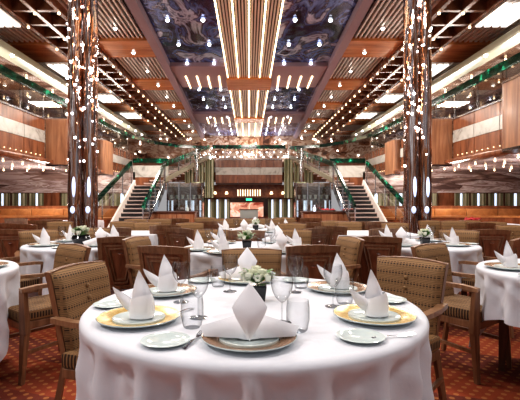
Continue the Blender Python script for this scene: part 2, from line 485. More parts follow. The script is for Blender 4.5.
# ------------------------------------------------------------------ bulbs
def bulb_proto(name, mat, r, cat, ring=True):
    root = thing(name, 'x', cat)
    b = MB(); b.sphere((0, 0, 0), r, 10, 6); part('bulb', b, mat, root, smooth=True)
    if ring:
        b = MB(); b.lathe([(r*1.05, .0), (r*1.45, .0), (r*1.5, r*.5), (r*1.05, r*.5)], 14); part('ring', b, 'chrome', root, smooth=True)
    return Proto(root)
def bulb_single(name, mat, r, cat):
    b = MB(); b.sphere((0, 0, 0), r, 8, 5); o = link(name, b.mesh(name, mat, smooth=True)); tag(o, 'x', cat); return Proto(o)
P_down = bulb_proto('downlight', 'bulb_cool', .05, 'ceiling light')
y = 9.2; row = 0
ords = ['nearest', 'second nearest', 'third nearest', 'fourth', 'fifth', 'sixth', 'seventh', 'eighth', 'ninth', 'tenth', 'eleventh', 'twelfth', 'thirteenth', 'fourteenth']
while y < 30:
    for x, nm in () if (15.2 < y < 17.1 or 23.2 < y < 25) else ((-2.07, 'outer left'), (-1.17, 'inner left'), (1.17, 'inner right'), (2.07, 'outer right')):
        P_down.put((x, y, CEIL-.06 if not (14.4 < y < 17.1 or 22.4 < y < 25) else CEIL-.2), 0, 'white downlight, %s row of the blue mirrored ceiling, %s from viewer' % (nm, ords[row]), 'downlights in the blue mirrored ceiling')
    y += 1.72; row += 1
P_sd = bulb_proto('downlight', 'bulb', .05, 'ceiling light')
for sx, nm in ((-1, 'left'), (1, 'right')):
    y = 9.3; row = 0
    while y < 29:
        P_sd.put((sx*(3.45+.01*(y-9)), y, CEIL-.14 if (abs((y-.8) % 4-12 % 4) > 9) else CEIL-.18), 0, 'white downlight on the slatted ceiling %s of centre, %s of its row' % (nm, ords[row]), 'downlights on the slatted side ceilings')
        y += 1.85; row += 1
P_b = bulb_single('ceiling_bulb', 'bulb_warm', .036, 'light bulb')
for sx, nm in ((-1, 'left'), (1, 'right')):
    y = 8.4
    while y < 30:
        for x in ((4.42, 5.54) if int(y*10/8) % 2 else (4.42, 4.98)):
            P_b.put((sx*x, y, CEIL-.29), 0, 'warm bulb on the dark wooden grid of the %s ceiling' % nm, 'warm bulbs on the %s wooden ceiling grid' % nm)
        y += .8
P_w = bulb_single('beam_bulb', 'bulb', .05, 'light bulb')
for sx, nm in ((-1, 'left'), (1, 'right')):
    y = 10.15; row = 0
    while y < 26:
        P_w.put((sx*6.36, y, 5.10), 0, 'white bulb under the long pale beam on the %s, %s along it' % (nm, ords[row]), 'white bulbs under the %s pale beam' % nm)
        y += 1.4; row += 1
P_u = bulb_single('soffit_bulb', 'bulb_warm', .034, 'light bulb')
for sx, nm in ((-1, 'left'), (1, 'right')):
    for j in range(7):
        for i in range(7):
            P_u.put((sx*(7.1+i*.85), 11.2+j*1.2+.3*(i % 2), DECK-.03), 0, 'small white bulb on the mirrored ceiling under the %s balcony' % nm, 'bulbs under the %s balcony' % nm)
P_n = bulb_single('upper_bulb', 'bulb_warm', .036, 'light bulb')
for sx, nm in ((-1, 'left'), (1, 'right')):
    for j in range(9):
        for i in range(3):
            P_n.put((sx*(7.4+i*1.2), 10.5+j*1.9+.5*i, 5.28), 0, 'warm bulb on the ceiling above the %s balcony deck' % nm, 'bulbs above the %s balcony deck' % nm)

# ------------------------------------------------------------------ balcony fronts, bays, railings
for sx, nm in ((-1, 'left'), (1, 'right')):
    for i, (y0, y1) in enumerate(((9.85, 13.7), (15.55, 18.45), (20.2, 25.4))):
        t = thing('balcony_fascia', 'wood balcony front with white marble band on the %s, %s section from the viewer' % (nm, ('nearest', 'second', 'farthest')[i]), 'balcony', (sx*6.5, y0, DECK))
        Lh = (y1-y0)
        nseg = 3
        for k in range(nseg):
            b = MB(); a_ = Lh*k/nseg+.015; c_ = Lh*(k+1)/nseg-.015
            b.box(*sorted((0, sx*.08)), a_, c_, .0, .52); part('lower_panel', b, 'panel_wood', t, bevel=.006)
            b = MB(); b.box(*sorted((0, sx*.08)), a_, c_, .90, 1.25); part('upper_panel', b, 'panel_wood', t, bevel=.006)
            b = MB(); b.box(*sorted((-sx*.01, sx*.08)), a_, c_, .525, .895); part('marble_band', b, 'marble', t)
        b = MB(); b.box(*sorted((-sx*.03, sx*.1)), 0, Lh, 1.25, 1.30); part('cap_rail', b, 'chrome', t)
        b = MB()
        for k in range(int(Lh/.28)): b.sphere((-sx*.02, .14+k*.28, .10), .014, 6, 4)
        o = part('tiny_lights', b, 'bulb_warm', t); o['kind'] = 'stuff'
    for i, (y0, y1) in enumerate(((7.6, 9.8), (13.75, 15.5), (18.5, 19.85))):
        t = thing('balcony_bay', 'curved wooden bay jutting from the %s balcony, %s from the viewer' % (nm, ('nearest', 'second', 'farthest')[i]), 'balcony bay', (sx*6.5, y0, 2.3))
        prof = []
        D = .82 if i < 2 else .28; r = .22; Lh = y1-y0
        pts = [(0, 0), (D-r, 0)]+[(D-r+r*math.sin(a*PI/12), r-r*math.cos(a*PI/12)) for a in range(1, 7)]+[(D-r+r*math.cos(a*PI/12), Lh-r+r*math.sin(a*PI/12)) for a in range(0, 7)]+[(0, Lh)]
        def bayring(z0, z1, inset, bb):
            n = len(pts); vs = []
            for z in (z0, z1):
                for (dx, dy) in pts: vs.append((-sx*dx*inset, dy, z))
            fs = [tuple(range(n)), tuple(range(n, 2*n))]+[(k, (k+1) % n, n+(k+1) % n, n+k) for k in range(n)]
            bb.add(vs, fs)
        b = MB(); bayring(.06, 1.52, 1, b); part('wood_shell', b, 'bay_wood', t, smooth=True)
        b = MB(); bayring(1.52, 1.57, 1.02, b); part('top_trim', b, 'dark_chrome', t, smooth=True)
        b = MB(); bayring(0, .06, 1.02, b); part('bottom_trim', b, 'dark_chrome', t, smooth=True)
    # glass railing with green handrail
    t = thing('glass_railing', 'glass railing with green handrail along the %s balcony' % nm, 'railing', (0, 0, 0))
    path = [(sx*6.5, 7, 4.65), (sx*6.5, 20, 4.65), (sx*6.35, 23, 4.65), (sx*5.7, 25.6, 4.65), (sx*4.5, 27.3, 4.65), (sx*2.6, 28.0, 4.62)]
    b = MB()
    for p, q in zip(path, path[1:]): b.bar(p, q, .10, .10, ha=.19, hb=.19)
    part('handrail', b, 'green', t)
    for k in range(12):
        y = 8.2+k*1.35
        b = MB(); b.bar((sx*6.52, y, 3.8), (sx*6.52, y, 4.6), .03); part('post', b, 'dark_chrome', t)
    for k in range(12):
        y = 7.0+k*1.35
        b = MB(); b.box(*sorted((sx*6.50, sx*6.52)), y, y+1.3, 3.86, 4.58); part('glass_panel', b, 'rail_glass', t)
# curved deck front from side to centre
for sx, nm in ((-1, 'left'), (1, 'right')):
    arc = [(6.5, 25.5), (5.9, 27.0), (4.6, 28.2), (2.9, 28.6), (2.1, 28.4)]
    t = thing('balcony_fascia', 'curved wood and marble balcony front behind the %s stairs' % nm, 'balcony')
    for (nm2, z0, z1, m) in (('lower_panel', DECK, 3.05, 'panel_wood'), ('marble_band', 3.05, 3.4, 'marble'), ('upper_panel', 3.4, 3.75, 'panel_wood')):
        b = MB()
        for (xa, ya), (xb, yb) in zip(arc, arc[1:]):
            b.hexa([(sx*xa, ya, z0), (sx*xb, yb, z0), (sx*xb, yb+.1, z0), (sx*xa, ya+.1, z0), (sx*xa, ya, z1), (sx*xb, yb, z1), (sx*xb, yb+.1, z1), (sx*xa, ya+.1, z1)])
        part(nm2, b, m, t)
# centre balcony
t = thing('centre_balcony', 'central balcony front with white marble band between wood panels above the passage', 'balcony', (0, 27, 0))
for k in range(3):
    x0 = -2.1+k*1.4+.01; x1 = x0+1.38
    for nm2, z0, z1, m in (('lower_panel', 2.29, 2.80, 'panel_wood'), ('marble_band', 2.8, 3.26, 'marble'), ('upper_panel', 3.26, 3.73, 'panel_wood')):
        b = MB(); b.box(x0, x1, -.05, .1, z0, z1); part(nm2, b, m, t)
b = MB(); b.box(-2.1, 2.1, -.1, 3.9, 3.73, 3.82); part('deck', b, 'dark_chrome', t)
b = MB()
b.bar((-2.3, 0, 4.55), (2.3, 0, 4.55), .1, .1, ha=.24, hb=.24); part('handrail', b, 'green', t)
for k in range(6):
    x = -2.45+k*.98
    b = MB(); b.bar((x, 0, 3.8), (x, 0, 4.5), .035); part('post', b, 'chrome', t)
for k in range(5):
    x = -2.45+k*.98
    b = MB(); b.box(x+.02, x+.94, 0, .02, 3.84, 4.46); part('glass_panel', b, 'rail_glass', t)
P_c = bulb_single('balcony_bulb', 'bulb_cool', .045, 'light bulb')
for k in range(11):
    for z in (3.95, 4.25):
        P_c.put((-2.3+k*.46+.2*(z > 4), 27.3, z), 0, 'small cool bulb glittering behind the central balcony glass', 'bulbs behind the central balcony glass')

P_k = bulb_single('wall_bulb', 'bulb', .05, 'light bulb')
rd = random.Random(5)
for k in range(60):
    P_k.put((rd.uniform(-10, 10), END-.06, rd.uniform(3.9, 5.7)), 0, 'small bulb glittering on the far upper wall above the stairs', 'bulbs on the far upper wall')
P_k2 = bulb_single('wall_bulb', 'bulb_warm', .045, 'light bulb')
for sx, nm in ((-1, 'left'), (1, 'right')):
    for k in range(26):
        P_k2.put((sx*10.93, rd.uniform(15, 30), rd.uniform(3.2, 5.2)), 0, 'warm bulb glittering on the upper %s side wall behind the balcony' % nm, 'bulbs on the upper %s side wall' % nm)
# ------------------------------------------------------------------ passage under centre balcony
b = MB(); b.box(-2.1, 2.1, 27.1, 34, 2.2, 2.29); struct('ceiling_passage', b, 'dark_wood')
b = MB(); b.box(-5.3, 5.3, 34, 34.15, 0, 2.3); struct('wall_passage_back', b, 'dark_wood')
b = MB(); b.box(-2.6, 2.6, 28, 28.15, 1.38, 2.2); struct('wall_bulkhead', b, 'coffer_bar')
for k in range(10):
    b = MB(); b.box(-.028, .028, -.03, 0, 0, .42)
    tag(link('slat_light', b.mesh('slat_light', 'slat_glow'), None, (-.72+k*.16, 27.99, 1.48)), 'glowing vertical slat light over the central doorway', 'light', 'slat lights over the central doorway')
for sx, nm in ((-1, 'left'), (1, 'right')):
    for k in range(2):
        b = MB(); b.lathe([(0, 0), (.10, 0), (.06, .16), (0, .16)], 12)
        tag(link('wall_sconce', b.mesh('wall_sconce', 'bulb_warm', smooth=True), None, (sx*(1.45+k*.75), 27.85, 1.6)), 'small warm sconce %s of the slat lights, %s one' % (nm, ('inner', 'outer')[k]), 'wall lamp', 'sconces beside the slat lights')
b = MB(); b.box(-.19, .19, -.04, 0, 0, .14)
sg = thing('exit_sign', 'small glowing green sign hanging over the central doorway', 'sign', (0, 27.8, 1.18))
part('sign_face', b, 'sign_green', sg)
b = MB(); b.box(-.2, .2, 0, .03, -.01, .2); part('sign_case', b, 'dark_chrome', sg)
b = MB(); b.box(-1.35, 1.0, -.05, 0, 0, 1.1)
t = thing('wall_mural', 'lit red and cream mural on the wall at the end of the passage', 'mural', (0, 30.0, 0))
b = MB(); b.box(-1.3, 1.0, -.04, 0, .05, 1.05); part('painting', b, 'mural', t)
b = MB()
for a_, b_, c_, d_ in ((-1.36, 1.06, 1.05, 1.12), (-1.36, -1.3, 0, 1.12), (1.0, 1.06, 0, 1.12)): b.box(a_, b_, -.07, 0, c_, d_)
part('frame', b, 'dark_wood', t)
# service desk in the passage
t = thing('reception_desk', 'pale curved desk in front of the red mural', 'desk', (0, 28.9, 0))
b = MB(); b.box(-.6, .6, -.25, .25, 0, .55); part('desk_body', b, 'porcelain', t, bevel=.06, smooth=True)
b = MB(); b.box(-.65, .65, -.3, .3, .55, .60); part('desk_top', b, 'dark_wood', t)
# passage side windows with cool light and curtains
for sx, nm in ((-1, 'left'), (1, 'right')):
    for k in range(3):
        x = sx*(1.55+k*.55)
        b = MB(); b.box(-.06, .06, 0, .05, 0, 1.25)
        o = link('window_%d' % (15+k+(3 if sx > 0 else 0)), None, None, (x, 28.6, 0)); tag(o, kind='structure')
        part('window_pane', b, 'cabinet_glow', o)
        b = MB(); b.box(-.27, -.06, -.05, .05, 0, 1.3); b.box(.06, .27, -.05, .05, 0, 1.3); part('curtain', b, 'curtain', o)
    # tall drapes either side of the centre balcony
    for k in range(3):
        b = MB()
        def cf(u, v): return (lerp(-.28, .28, u), .05*math.sin(u*22), v*2.4)
        b.grid(cf, 30, 1)
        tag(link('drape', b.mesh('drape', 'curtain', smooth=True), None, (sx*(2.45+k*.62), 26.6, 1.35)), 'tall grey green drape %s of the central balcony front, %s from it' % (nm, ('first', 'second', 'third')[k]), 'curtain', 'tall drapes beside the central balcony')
    # pillar with olive drum
    t = thing('pillar', 'slim chrome pillar with an olive drum collar %s of the passage' % nm, 'pillar', (sx*2.75, 22.5, 0))
    b = MB(); b.lathe([(.11, 0), (.11, 3.9)], 16); part('shaft', b, 'chrome', t, smooth=True)
    b = MB(); b.lathe([(.12, 1.62), (.34, 1.66), (.36, 1.9), (.34, 2.12), (.12, 2.16)], 24); part('drum', b, 'curtain', t, smooth=True)

# ------------------------------------------------------------------ staircases
def staircase(sx, nm):
    xo, xi = sx*4.75, sx*3.5
    xa, xb = sorted((xo, xi))
    t = thing('staircase', 'broad staircase on the %s with pale treads and dark risers' % nm, 'stairs')
    n = 12; y0 = 14.8; tr = .26; rise = .1517
    for k in range(n):
        b = MB(); b.box(xa, xb, y0+k*tr-.02, y0+(k+1)*tr, (k+1)*rise-.035, (k+1)*rise); s = part('tread', b, 'stair_tread', t)
        b = MB(); b.box(xa, xb, y0+k*tr, y0+k*tr+.03, k*rise, (k+1)*rise-.035); part('riser', b, 'stair_riser', t)
    zt = n*rise; yt = y0+n*tr
    b = MB(); b.box(sorted((sx*5.3, sx*3.5))[0], sorted((sx*5.3, sx*3.5))[1], yt, 20, zt-.12, zt); part('landing', b, 'stair_tread', t)
    for x, lab in ((xo, 'outer'), (xi, 'inner')):
        b = MB(); p = (x, y0-.3, -.0+.1); q = (x, yt, zt+.08)
        b.bar(p, q, .07, .07, ha=.34, hb=.34); part('stringer', b, 'chrome' if lab == 'inner' else 'slat_metal', t)
    for x, lab in ((sx*4.9, 'outer'), (xi, 'inner')):
        r = link('railing', None, t)
        A = (x+(sx*.35 if lab == 'outer' else 0), y0-.6, .98); B = (x, yt, zt+.95)
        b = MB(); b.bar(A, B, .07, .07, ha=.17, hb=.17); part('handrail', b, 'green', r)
        m_ = 4
        for k in range(m_+1):
            u = k/m_; X = lerp(A[0], B[0], u); Y = lerp(A[1], B[1], u); Z = lerp(A[2], B[2], u)
            b = MB(); b.bar((X, Y, Z-.9), (X, Y, Z), .035); part('post', b, 'chrome', r)
            if k < m_:
                u2 = (k+1)/m_; X2 = lerp(A[0], B[0], u2); Y2 = lerp(A[1], B[1], u2); Z2 = lerp(A[2], B[2], u2)
                b = MB(); b.add([(X, Y, Z-.8), (X2, Y2, Z2-.8), (X2, Y2, Z2-.1), (X, Y, Z-.1)], [(0, 1, 2, 3)]); part('glass_panel', b, 'rail_glass', r)
    # landing back wall with marble band
    w = thing('landing_wall', 'low wall with marble band and green rail behind the %s landing' % nm, 'wall panel', (0, 20, 0))
    xa, xb = sorted((sx*5.4, sx*3.75))
    for nm2, z0, z1, m in (('wood_base', zt, 2.28, 'panel_wood'), ('marble_band', 2.28, 2.82, 'marble'), ('wood_cap', 2.82, 2.95, 'dark_wood')):
        b = MB(); b.box(xa, xb, 0, .1, z0, z1); part(nm2, b, m, w)
    b = MB(); b.bar((xa, 0, 3.05), (xb, 0, 3.05), .1, .1, ha=.2, hb=.2); part('handrail', b, 'green', w)
    # upper flight to the centre balcony
    u = thing('upper_flight', 'upper flight of stairs rising from the %s landing to the central balcony' % nm, 'stairs')
    A = Vector((sx*3.75, 19.0, zt)); B = Vector((sx*2.5, 27, 3.7))
    for k in range(12):
        p = A.lerp(B, k/12); q = A.lerp(B, (k+1)/12)
        b = MB(); b.box(p.x-.9 if sx < 0 else p.x, p.x if sx < 0 else p.x+.9, p.y, q.y, q.z-.05, q.z); part('tread', b, 'stair_tread', u)
    off = -.0
    b = MB(); b.bar(A+Vector((0, 0, .25)), B+Vector((0, 0, .28)), .08, .08, ha=.2, hb=.2); part('stringer', b, 'pale_beam', u)
    r = link('railing', None, u)
    b = MB(); b.bar(A+Vector((0, 0, .97)), B+Vector((0, 0, .86)), .08, .08, ha=.22, hb=.22); part('handrail', b, 'green', r)
    for k in range(5):
        p = A.lerp(B, k/4)
        b = MB(); b.bar((p.x, p.y, p.z+.1), (p.x, p.y, p.z+.9), .04); part('post', b, 'chrome', r)
        if k < 4:
            q = A.lerp(B, (k+1)/4)
            b = MB(); b.add([(p.x, p.y, p.z+.2), (q.x, q.y, q.z+.2), (q.x, q.y, q.z+.85), (p.x, p.y, p.z+.85)], [(0, 1, 2, 3)]); part('glass_panel', b, 'rail_glass', r)
for sx, nm in ((-1, 'left'), (1, 'right')): staircase(sx, nm)

# ------------------------------------------------------------------ serving counters and glass cabinets beside the passage
for sx, nm in ((-1, 'left'), (1, 'right')):
    t = thing('serving_counter', 'wooden serving counter with dark top %s of the passage' % nm, 'counter', (sx*3.05, 16.6, 0))
    b = MB(); b.box(-1.0, 1.0, -.35, .35, 0, .74); part('counter_body', b, 'counter_wood', t, bevel=.01)
    b = MB(); b.box(-1.04, 1.04, -.4, .4, .74, .79); part('counter_top', b, 'dark_wood', t)
    for k in range(3):
        b = MB(); b.box(-.95+k*.64, -.95+k*.64+.6, -.37, -.35, .08, .68); part('door', b, 'bay_wood', t, bevel=.01)
    t = thing('glass_cabinet', 'glass and chrome display cabinet behind the %s counter' % nm, 'cabinet', (sx*2.68, 18.2, 0))
    for x in (-.72, -.24, .24, .72):
        b = MB(); b.box(x-.025, x+.025, -.3, .3, 0, 1.95); part('upright', b, 'chrome', t)
    for z in (.75, 1.25, 1.75):
        b = MB(); b.box(-.72, .72, -.28, .28, z, z+.025); part('shelf', b, 'chrome', t)
    for k in range(3):
        b = MB(); b.box(-.70+k*.48, -.70+k*.48+.44, -.31, -.30, .3, 1.9); part('glass_door', b, 'rail_glass', t)
    b = MB()
    for k in range(5): b.box(-.64+k*.30, -.57+k*.30, .2, .26, .5, 1.2)
    part('lamp_tube', b, 'cabinet_glow', t)
    b = MB(); b.box(-.74, .74, .28, .32, 0, 1.95); part('back_panel', b, 'bronze_mirror', t)
    # cabinet crockery
    for k in range(6):
        b = MB(); b.lathe([(0, 0), (.05, 0), (.07, .16), (.065, .16), (.045, .01), (0, .01)], 12)
        tag(link('glass_jug', b.mesh('glass_jug', 'porcelain', smooth=True), None, (sx*2.68-.58+k*.235, 18.1, 1.275)), 'white jug on the cabinet shelf %s of the passage, %s from the left' % (nm, ords[k].replace('nearest', 'first').replace('second first', 'second').replace('third first', 'third')), 'jug', 'white jugs in the %s cabinet' % nm)
# red flowers on right counter
def blob_flowers(b, n, R, r, z, seed):
    rd = random.Random(seed)
    for k in range(n):
        a = rd.random()*2*PI; q = R*math.sqrt(rd.random())
        b.sphere((q*math.cos(a), q*math.sin(a), z+rd.uniform(-.01, .03)), r*rd.uniform(.8, 1.2), 6, 4, (1, 1, .6))
t = thing('red_tray', 'low red platter on the serving counter right of the passage', 'platter', (3.05, 16.6, .79))
b = MB(); b.lathe([(0, 0), (.26, 0), (.32, .05), (.30, .05), (.25, .015), (0, .015)], 24); part('dish', b, 'porcelain', t, smooth=True)
b = MB(); blob_flowers(b, 26, .24, .05, .05, 3); part('red_contents', b, 'red_cloth', t, smooth=True)['kind'] = 'stuff'
for k, (x, c) in enumerate(((-2.35, 'porcelain'), (2.5, 'cabinet_glow'))):
    b = MB(); b.lathe([(0, 0), (.05, 0), (.055, .12), (.02, .17), (.02, .24), (0, .24)], 12)
    tag(link('bottle', b.mesh('bottle', c, smooth=True), None, (x, 16.4, .79)), 'small pale bottle on the %s serving counter' % ('left', 'right')[k], 'bottle')

# ------------------------------------------------------------------ banquettes in the wings
for sx, nm in ((-1, 'left'), (1, 'right')):
    t = thing('banquette', 'long orange brown banquette bench along the %s windows' % nm, 'bench', (sx*8.9, 17.5, 0))
    Lh = 3.9
    b = MB(); b.box(-Lh, Lh, -.35, .35, 0, .42); part('base', b, 'counter_wood', t)
    b = MB(); b.box(-Lh, Lh, -.38, .2, .42, .52); part('seat', b, 'banquette', t, bevel=.03, smooth=True)
    for k in range(6):
        b = MB(); x0 = -Lh+k*Lh/3+.01; b.box(x0, x0+Lh/3-.02, .1, .3, .52, .86); part('back_cushion', b, 'banquette', t, bevel=.03, smooth=True)
    b = MB(); b.box(-Lh, Lh, .3, .38, 0, .98); part('back_panel', b, 'counter_wood', t)
    t = thing('partition', 'low wood partition with lit tan top in the %s wing' % nm, 'partition', (sx*8.2, 14.6, 0))
    b = MB(); b.box(-3.0, 3.0, 0, .12, 0, .62); part('panel', b, 'counter_wood', t)
    b = MB(); b.box(-3.0, 3.0, -.02, .14, .62, .68); part('top_rail', b, 'banquette', t)

# ------------------------------------------------------------------ mirrored columns
def column(px, nm):
    x = (px-249)*8/F
    t = thing('column', 'tall mirrored double column glittering with bright spots %s of the hall' % nm, 'column', (x, 8, 0))
    for k, dx in enumerate((-.13, .13)):
        prof = [(.135, 0), (.135, .3)]+[(.135+.006*math.sin(i*1.7+k), .3+i*.22) for i in range(1, 25)]+[(.14, CEIL)]
        b = MB(); b.lathe(prof, 28, (dx, .05*k, 0)); part('shaft', b, 'column', t, smooth=True)
        b = MB(); b.sphere((dx, .05*k-.137, 1.04), .055, 12, 8, (.8, .25, 1.2)); part('lower_reflection', b, 'blue_reflection', t, smooth=True)  # glowing blobs added as reflections on the mirrored shaft
        b = MB(); b.sphere((dx+.02, .05*k-.137, 1.46), .05, 12, 8, (.7, .25, 3.8)); part('upper_reflection', b, 'blue_reflection', t, smooth=True)
    rd = random.Random(int(px))
    for k in range(9):
        a = -PI+PI*k/8
        b = MB(); rx = .29*math.cos(a); ry = .20*math.sin(a)
        b.tube([(rx*1.08, ry*1.1, 0), (rx, ry, .45+.25*rd.random())], [.022, .012], 8); part('chrome_rod', b, 'silver', t, smooth=True)
    for k in range(58):
        z = 1.75+(CEIL-1.85)*rd.random()**.9; s_ = rd.choice((0, 1)); a = -PI/2+rd.uniform(-1.35, 1.35)
        b = MB(); b.sphere(((-.13, .13)[s_]+.145*math.cos(a), .05*s_+.145*math.sin(a), z), rd.uniform(.012, .027), 7, 5)
        part('light', b, rd.choice(('bulb_cool', 'bulb', 'bulb_cool')), t, smooth=True)  # small glowing spheres scattered over the shafts
column(82.5, 'on the left'); column(418, 'on the right')

# ================================================================== FURNITURE
def make_chair():
    r = thing('dining_chair', 'x', 'chair')
    def B(u, v, t): return (u*lerp(.175, .212, v), -.195-.085*v+.02*u*u-t, .36+v*.505-(.012*u*u if v > .9 else 0))
    def slab(b, u0, u1, v0, v1, t0, t1, n=4):
        for i in range(n):
            a = lerp(u0, u1, i/n); c = lerp(u0, u1, (i+1)/n)
            b.hexa([B(a, v0, t0), B(c, v0, t0), B(c, v0, t1), B(a, v0, t1), B(a, v1, t0), B(c, v1, t0), B(c, v1, t1), B(a, v1, t1)])
    b = MB(); slab(b, -1, 1, 0, 1, 0, .022); br = part('backrest', b, 'chair_back_wood', r, weld=True)
    b = MB(); slab(b, -1.02, 1.02, .90, 1.02, .0, .034); slab(b, -1.02, -.84, 0, .9, .0, .032, 1); slab(b, .84, 1.02, 0, .9, .0, .032, 1); slab(b, -.84, .84, 0, .07, .02, .032)
    part('back_frame', b, 'chair_wood', r)
    b = MB()   # nested inverted trapezoid moulding on the rear
    def q(u0, v0, u1, v1, w):
        b.bar(B(u0, v0, .026), B(u1, v1, .026), w, w, ha=.014, hb=.014)
    for k, (ut, ub, vt, vb) in enumerate(((.68, .34, .84, .12), (.50, .24, .78, .18))):
        q(-ut, vt, -ub, vb, .012); q(ut, vt, ub, vb, .012); q(-ut, vt, ut, vt, .012); q(-ub, vb, ub, vb, .012)
    part('back_moulding', b, 'chair_wood', r)
    b = MB()
    p = B(0, .69, .032)
    b.grid(lambda u, v: (p[0]+.032*math.cos(PI*u)*(1-.25*v), p[1]-.014*math.sin(PI*v*.9)-.002, p[2]+.008-.02*v*math.sin(PI*u)), 10, 4)
    part('handle', b, 'silver', br, smooth=True)
    # upholstered back, gently puffed
    b = MB(); n = 10
    def pf(u, v):
        uu = lerp(-1.0, 1.0, u); vv = lerp(.06, 1.005, v)
        e = (1-abs(2*u-1)**6)*(1-abs(2*v-1)**6)
        return B(uu, vv, -.004-.046*max(0, e)**.4)
    b.grid(pf, 22, 24); bc = part('back_cushion', b, 'fabric', r, smooth=True, angle=180)
    for v in (.80, .68):
        p = B(0, v, -.052); b = MB(); b.sphere(p, .013, 10, 6, (1, .6, 1)); part('button', b, 'brass', bc, smooth=True)
    b = MB(); b.box(-.215, .215, -.2, .215, .40, .475); part('seat', b, 'fabric_seat', r, bevel=.022, smooth=True)
    b = MB(); b.box(-.21, .21, -.195, .21, .35, .40); part('seat_frame', b, 'chair_wood', r, bevel=.005)
    for s in (-1, 1):
        b = MB(); b.bar((s*.232, .205, .62), (s*.225, .19, .33), .036, .050); b.bar((s*.225, .19, .345), (s*.232, .215, 0), .044, .028); part('leg', b, 'chair_wood', r)
        b = MB(); b.bar((s*.168, -.195, .47), (s*.205, -.275, 0), .034, .028, ha=.026, hb=.03); part('leg', b, 'chair_wood', r)
        b = MB(); pts = [(s*.236, .225, .622), (s*.240, .12, .633), (s*.238, 0, .632), (s*.226, -.12, .628), (s*.206, -.245, .632)]
        for p_, q_ in zip(pts, pts[1:]): b.bar(p_, q_, .046, .046, ha=.026, hb=.026)
        part('armrest', b, 'arm_wood', r)
        b = MB(); b.bar((s*.228, .20, .2), (s*.197, -.24, .22), .022); part('stretcher', b, 'chair_wood', r)
    return Proto(r)
P_chair = make_chair()
def chair(x, y, fx, fy, label, group=None):
    """fx,fy: direction the sitter would face; x,y: middle of the backrest top"""
    a = math.atan2(fy, fx); rz = a-PI/2
    cx = x+math.cos(a)*.27; cy = y+math.sin(a)*.27
    return P_chair.put((cx, cy, 0), rz, label, group)

# ---- tables with cloths
def cloth_mesh(R, half, seed, nth=300, amp=.05, nfold=15):
    rd = random.Random(seed); ph = rd.random()*6; ph2 = rd.random()*6
    b = MB(); vs = []; fs = []
    zt = .752
    rings = [(.02, 0), (.4*R, 0), (.8*R, 0), (R-.02, 0)]
    prof = []
    ND = 26
    def radius(th, d):
        """d = drop below top, metres"""
        q = .5+.5*math.sin(nfold*th+ph+1.3*math.sin(2*th+ph2)+.7*math.sin(5*th+ph)+.5*d*math.sin(3*th+ph2))
        w = q**1.6
        q2 = .5+.5*math.sin(1.7*nfold//1*th+ph2+3*d)
        g = min(1, max(0, d-.014-.02*(1-q))/.075); g = g*g*(3-2*g)
        return R+.010+min(1, d/.02)*.006+g*(-.050+amp*w*(.75+.9*d)+.012*q2*(1-w)+.007*abs(math.sin(th*23+d*26+2*math.sin(th*4)))*(1-w)-.010*abs(math.sin(th*9-d*17+ph)))
    rows = []
    for (r, z) in rings: rows.append([(r*math.cos(2*PI*k/nth), r*math.sin(2*PI*k/nth), zt) for k in range(nth)])
    rows.append([((R+.004)*math.cos(2*PI*k/nth), (R+.004)*math.sin(2*PI*k/nth), zt-.003) for k in range(nth)])
    for j in range(ND+1):
        row = []
        for k in range(nth):
            th = 2*PI*k/nth
            reach = min(half/max(abs(math.cos(th)), 1e-3), half/max(abs(math.sin(th)), 1e-3)) if half > 0 else 9
            hang = min(reach-R, .62) if half > 0 else -half
            d = .014+(hang-.014)*(j/ND)**1.4
            r = radius(th, d)
            row.append((r*math.cos(th), r*math.sin(th), zt-d))
        rows.append(row)
    for row in rows: vs += row
    for j in range(len(rows)-1):
        for k in range(nth): fs.append((j*nth+k, j*nth+(k+1) % nth, (j+1)*nth+(k+1) % nth, (j+1)*nth+k))
    fs.append(tuple(range(nth)))
    b.add(vs, fs)
    return b.mesh('tablecloth', 'cloth', smooth=True, angle=180)
def round_table(x, y, R, half, where, seed, rot=0, amp=.075, nfold=15):
    t = thing('round_table', 'round dining table with wooden legs %s' % where, 'table', (x, y, 0), 0)
    b = MB(); b.lathe([(0, .70), (R-.03, .70), (R, .71), (R, .735), (R-.01, .745), (0, .745)], 48); part('tabletop', b, 'chair_wood', t, smooth=True)
    for k in range(4):
        a = PI/4+k*PI/2+rot; q = R*.72
        b = MB(); b.bar((q*math.cos(a), q*math.sin(a), .70), (q*1.05*math.cos(a), q*1.05*math.sin(a), 0), .07, .04); part('leg', b, 'dark_wood', t)
    o = link('tablecloth', cloth_mesh(R, half, seed, amp=amp, nfold=nfold), None, (x, y, 0), rot)
    tag(o, 'white tablecloth draped over the round table %s' % where, 'tablecloth')

# ---- crockery
def make_charger(rim):
    r = thing('charger_plate', 'x', 'plate')
    b = MB(); b.lathe([(.098, .006), (.112, .012), (.148, .019), (.156, .020)], 56); part('rim', b, rim, r, smooth=True)
    b = MB(); b.lathe([(.156, .020), (.158, .0215), (.1595, .0195), (.156, .016), (.11, .004), (.098, .0)], 56); part('edge', b, 'porcelain', r, smooth=True)
    b = MB(); b.lathe([(0, .008), (.070, .008), (.096, .0135), (.100, .0150), (.101, .0125), (.098, .0), (0, 0)], 56); part('centre', b, 'porcelain', r, smooth=True)
    return Proto(r)
P_gold = make_charger('gold'); P_cop = make_charger('copper')
b = MB(); b.lathe([(0, .004), (.050, .004), (.056, .008), (.079, .0125), (.081, .0115), (.058, .002), (.045, 0), (0, 0)], 44)
o = link('bread_plate', b.mesh('bread_plate', 'porcelain', smooth=True)); tag(o, 'x', 'plate'); P_bread = Proto(o)

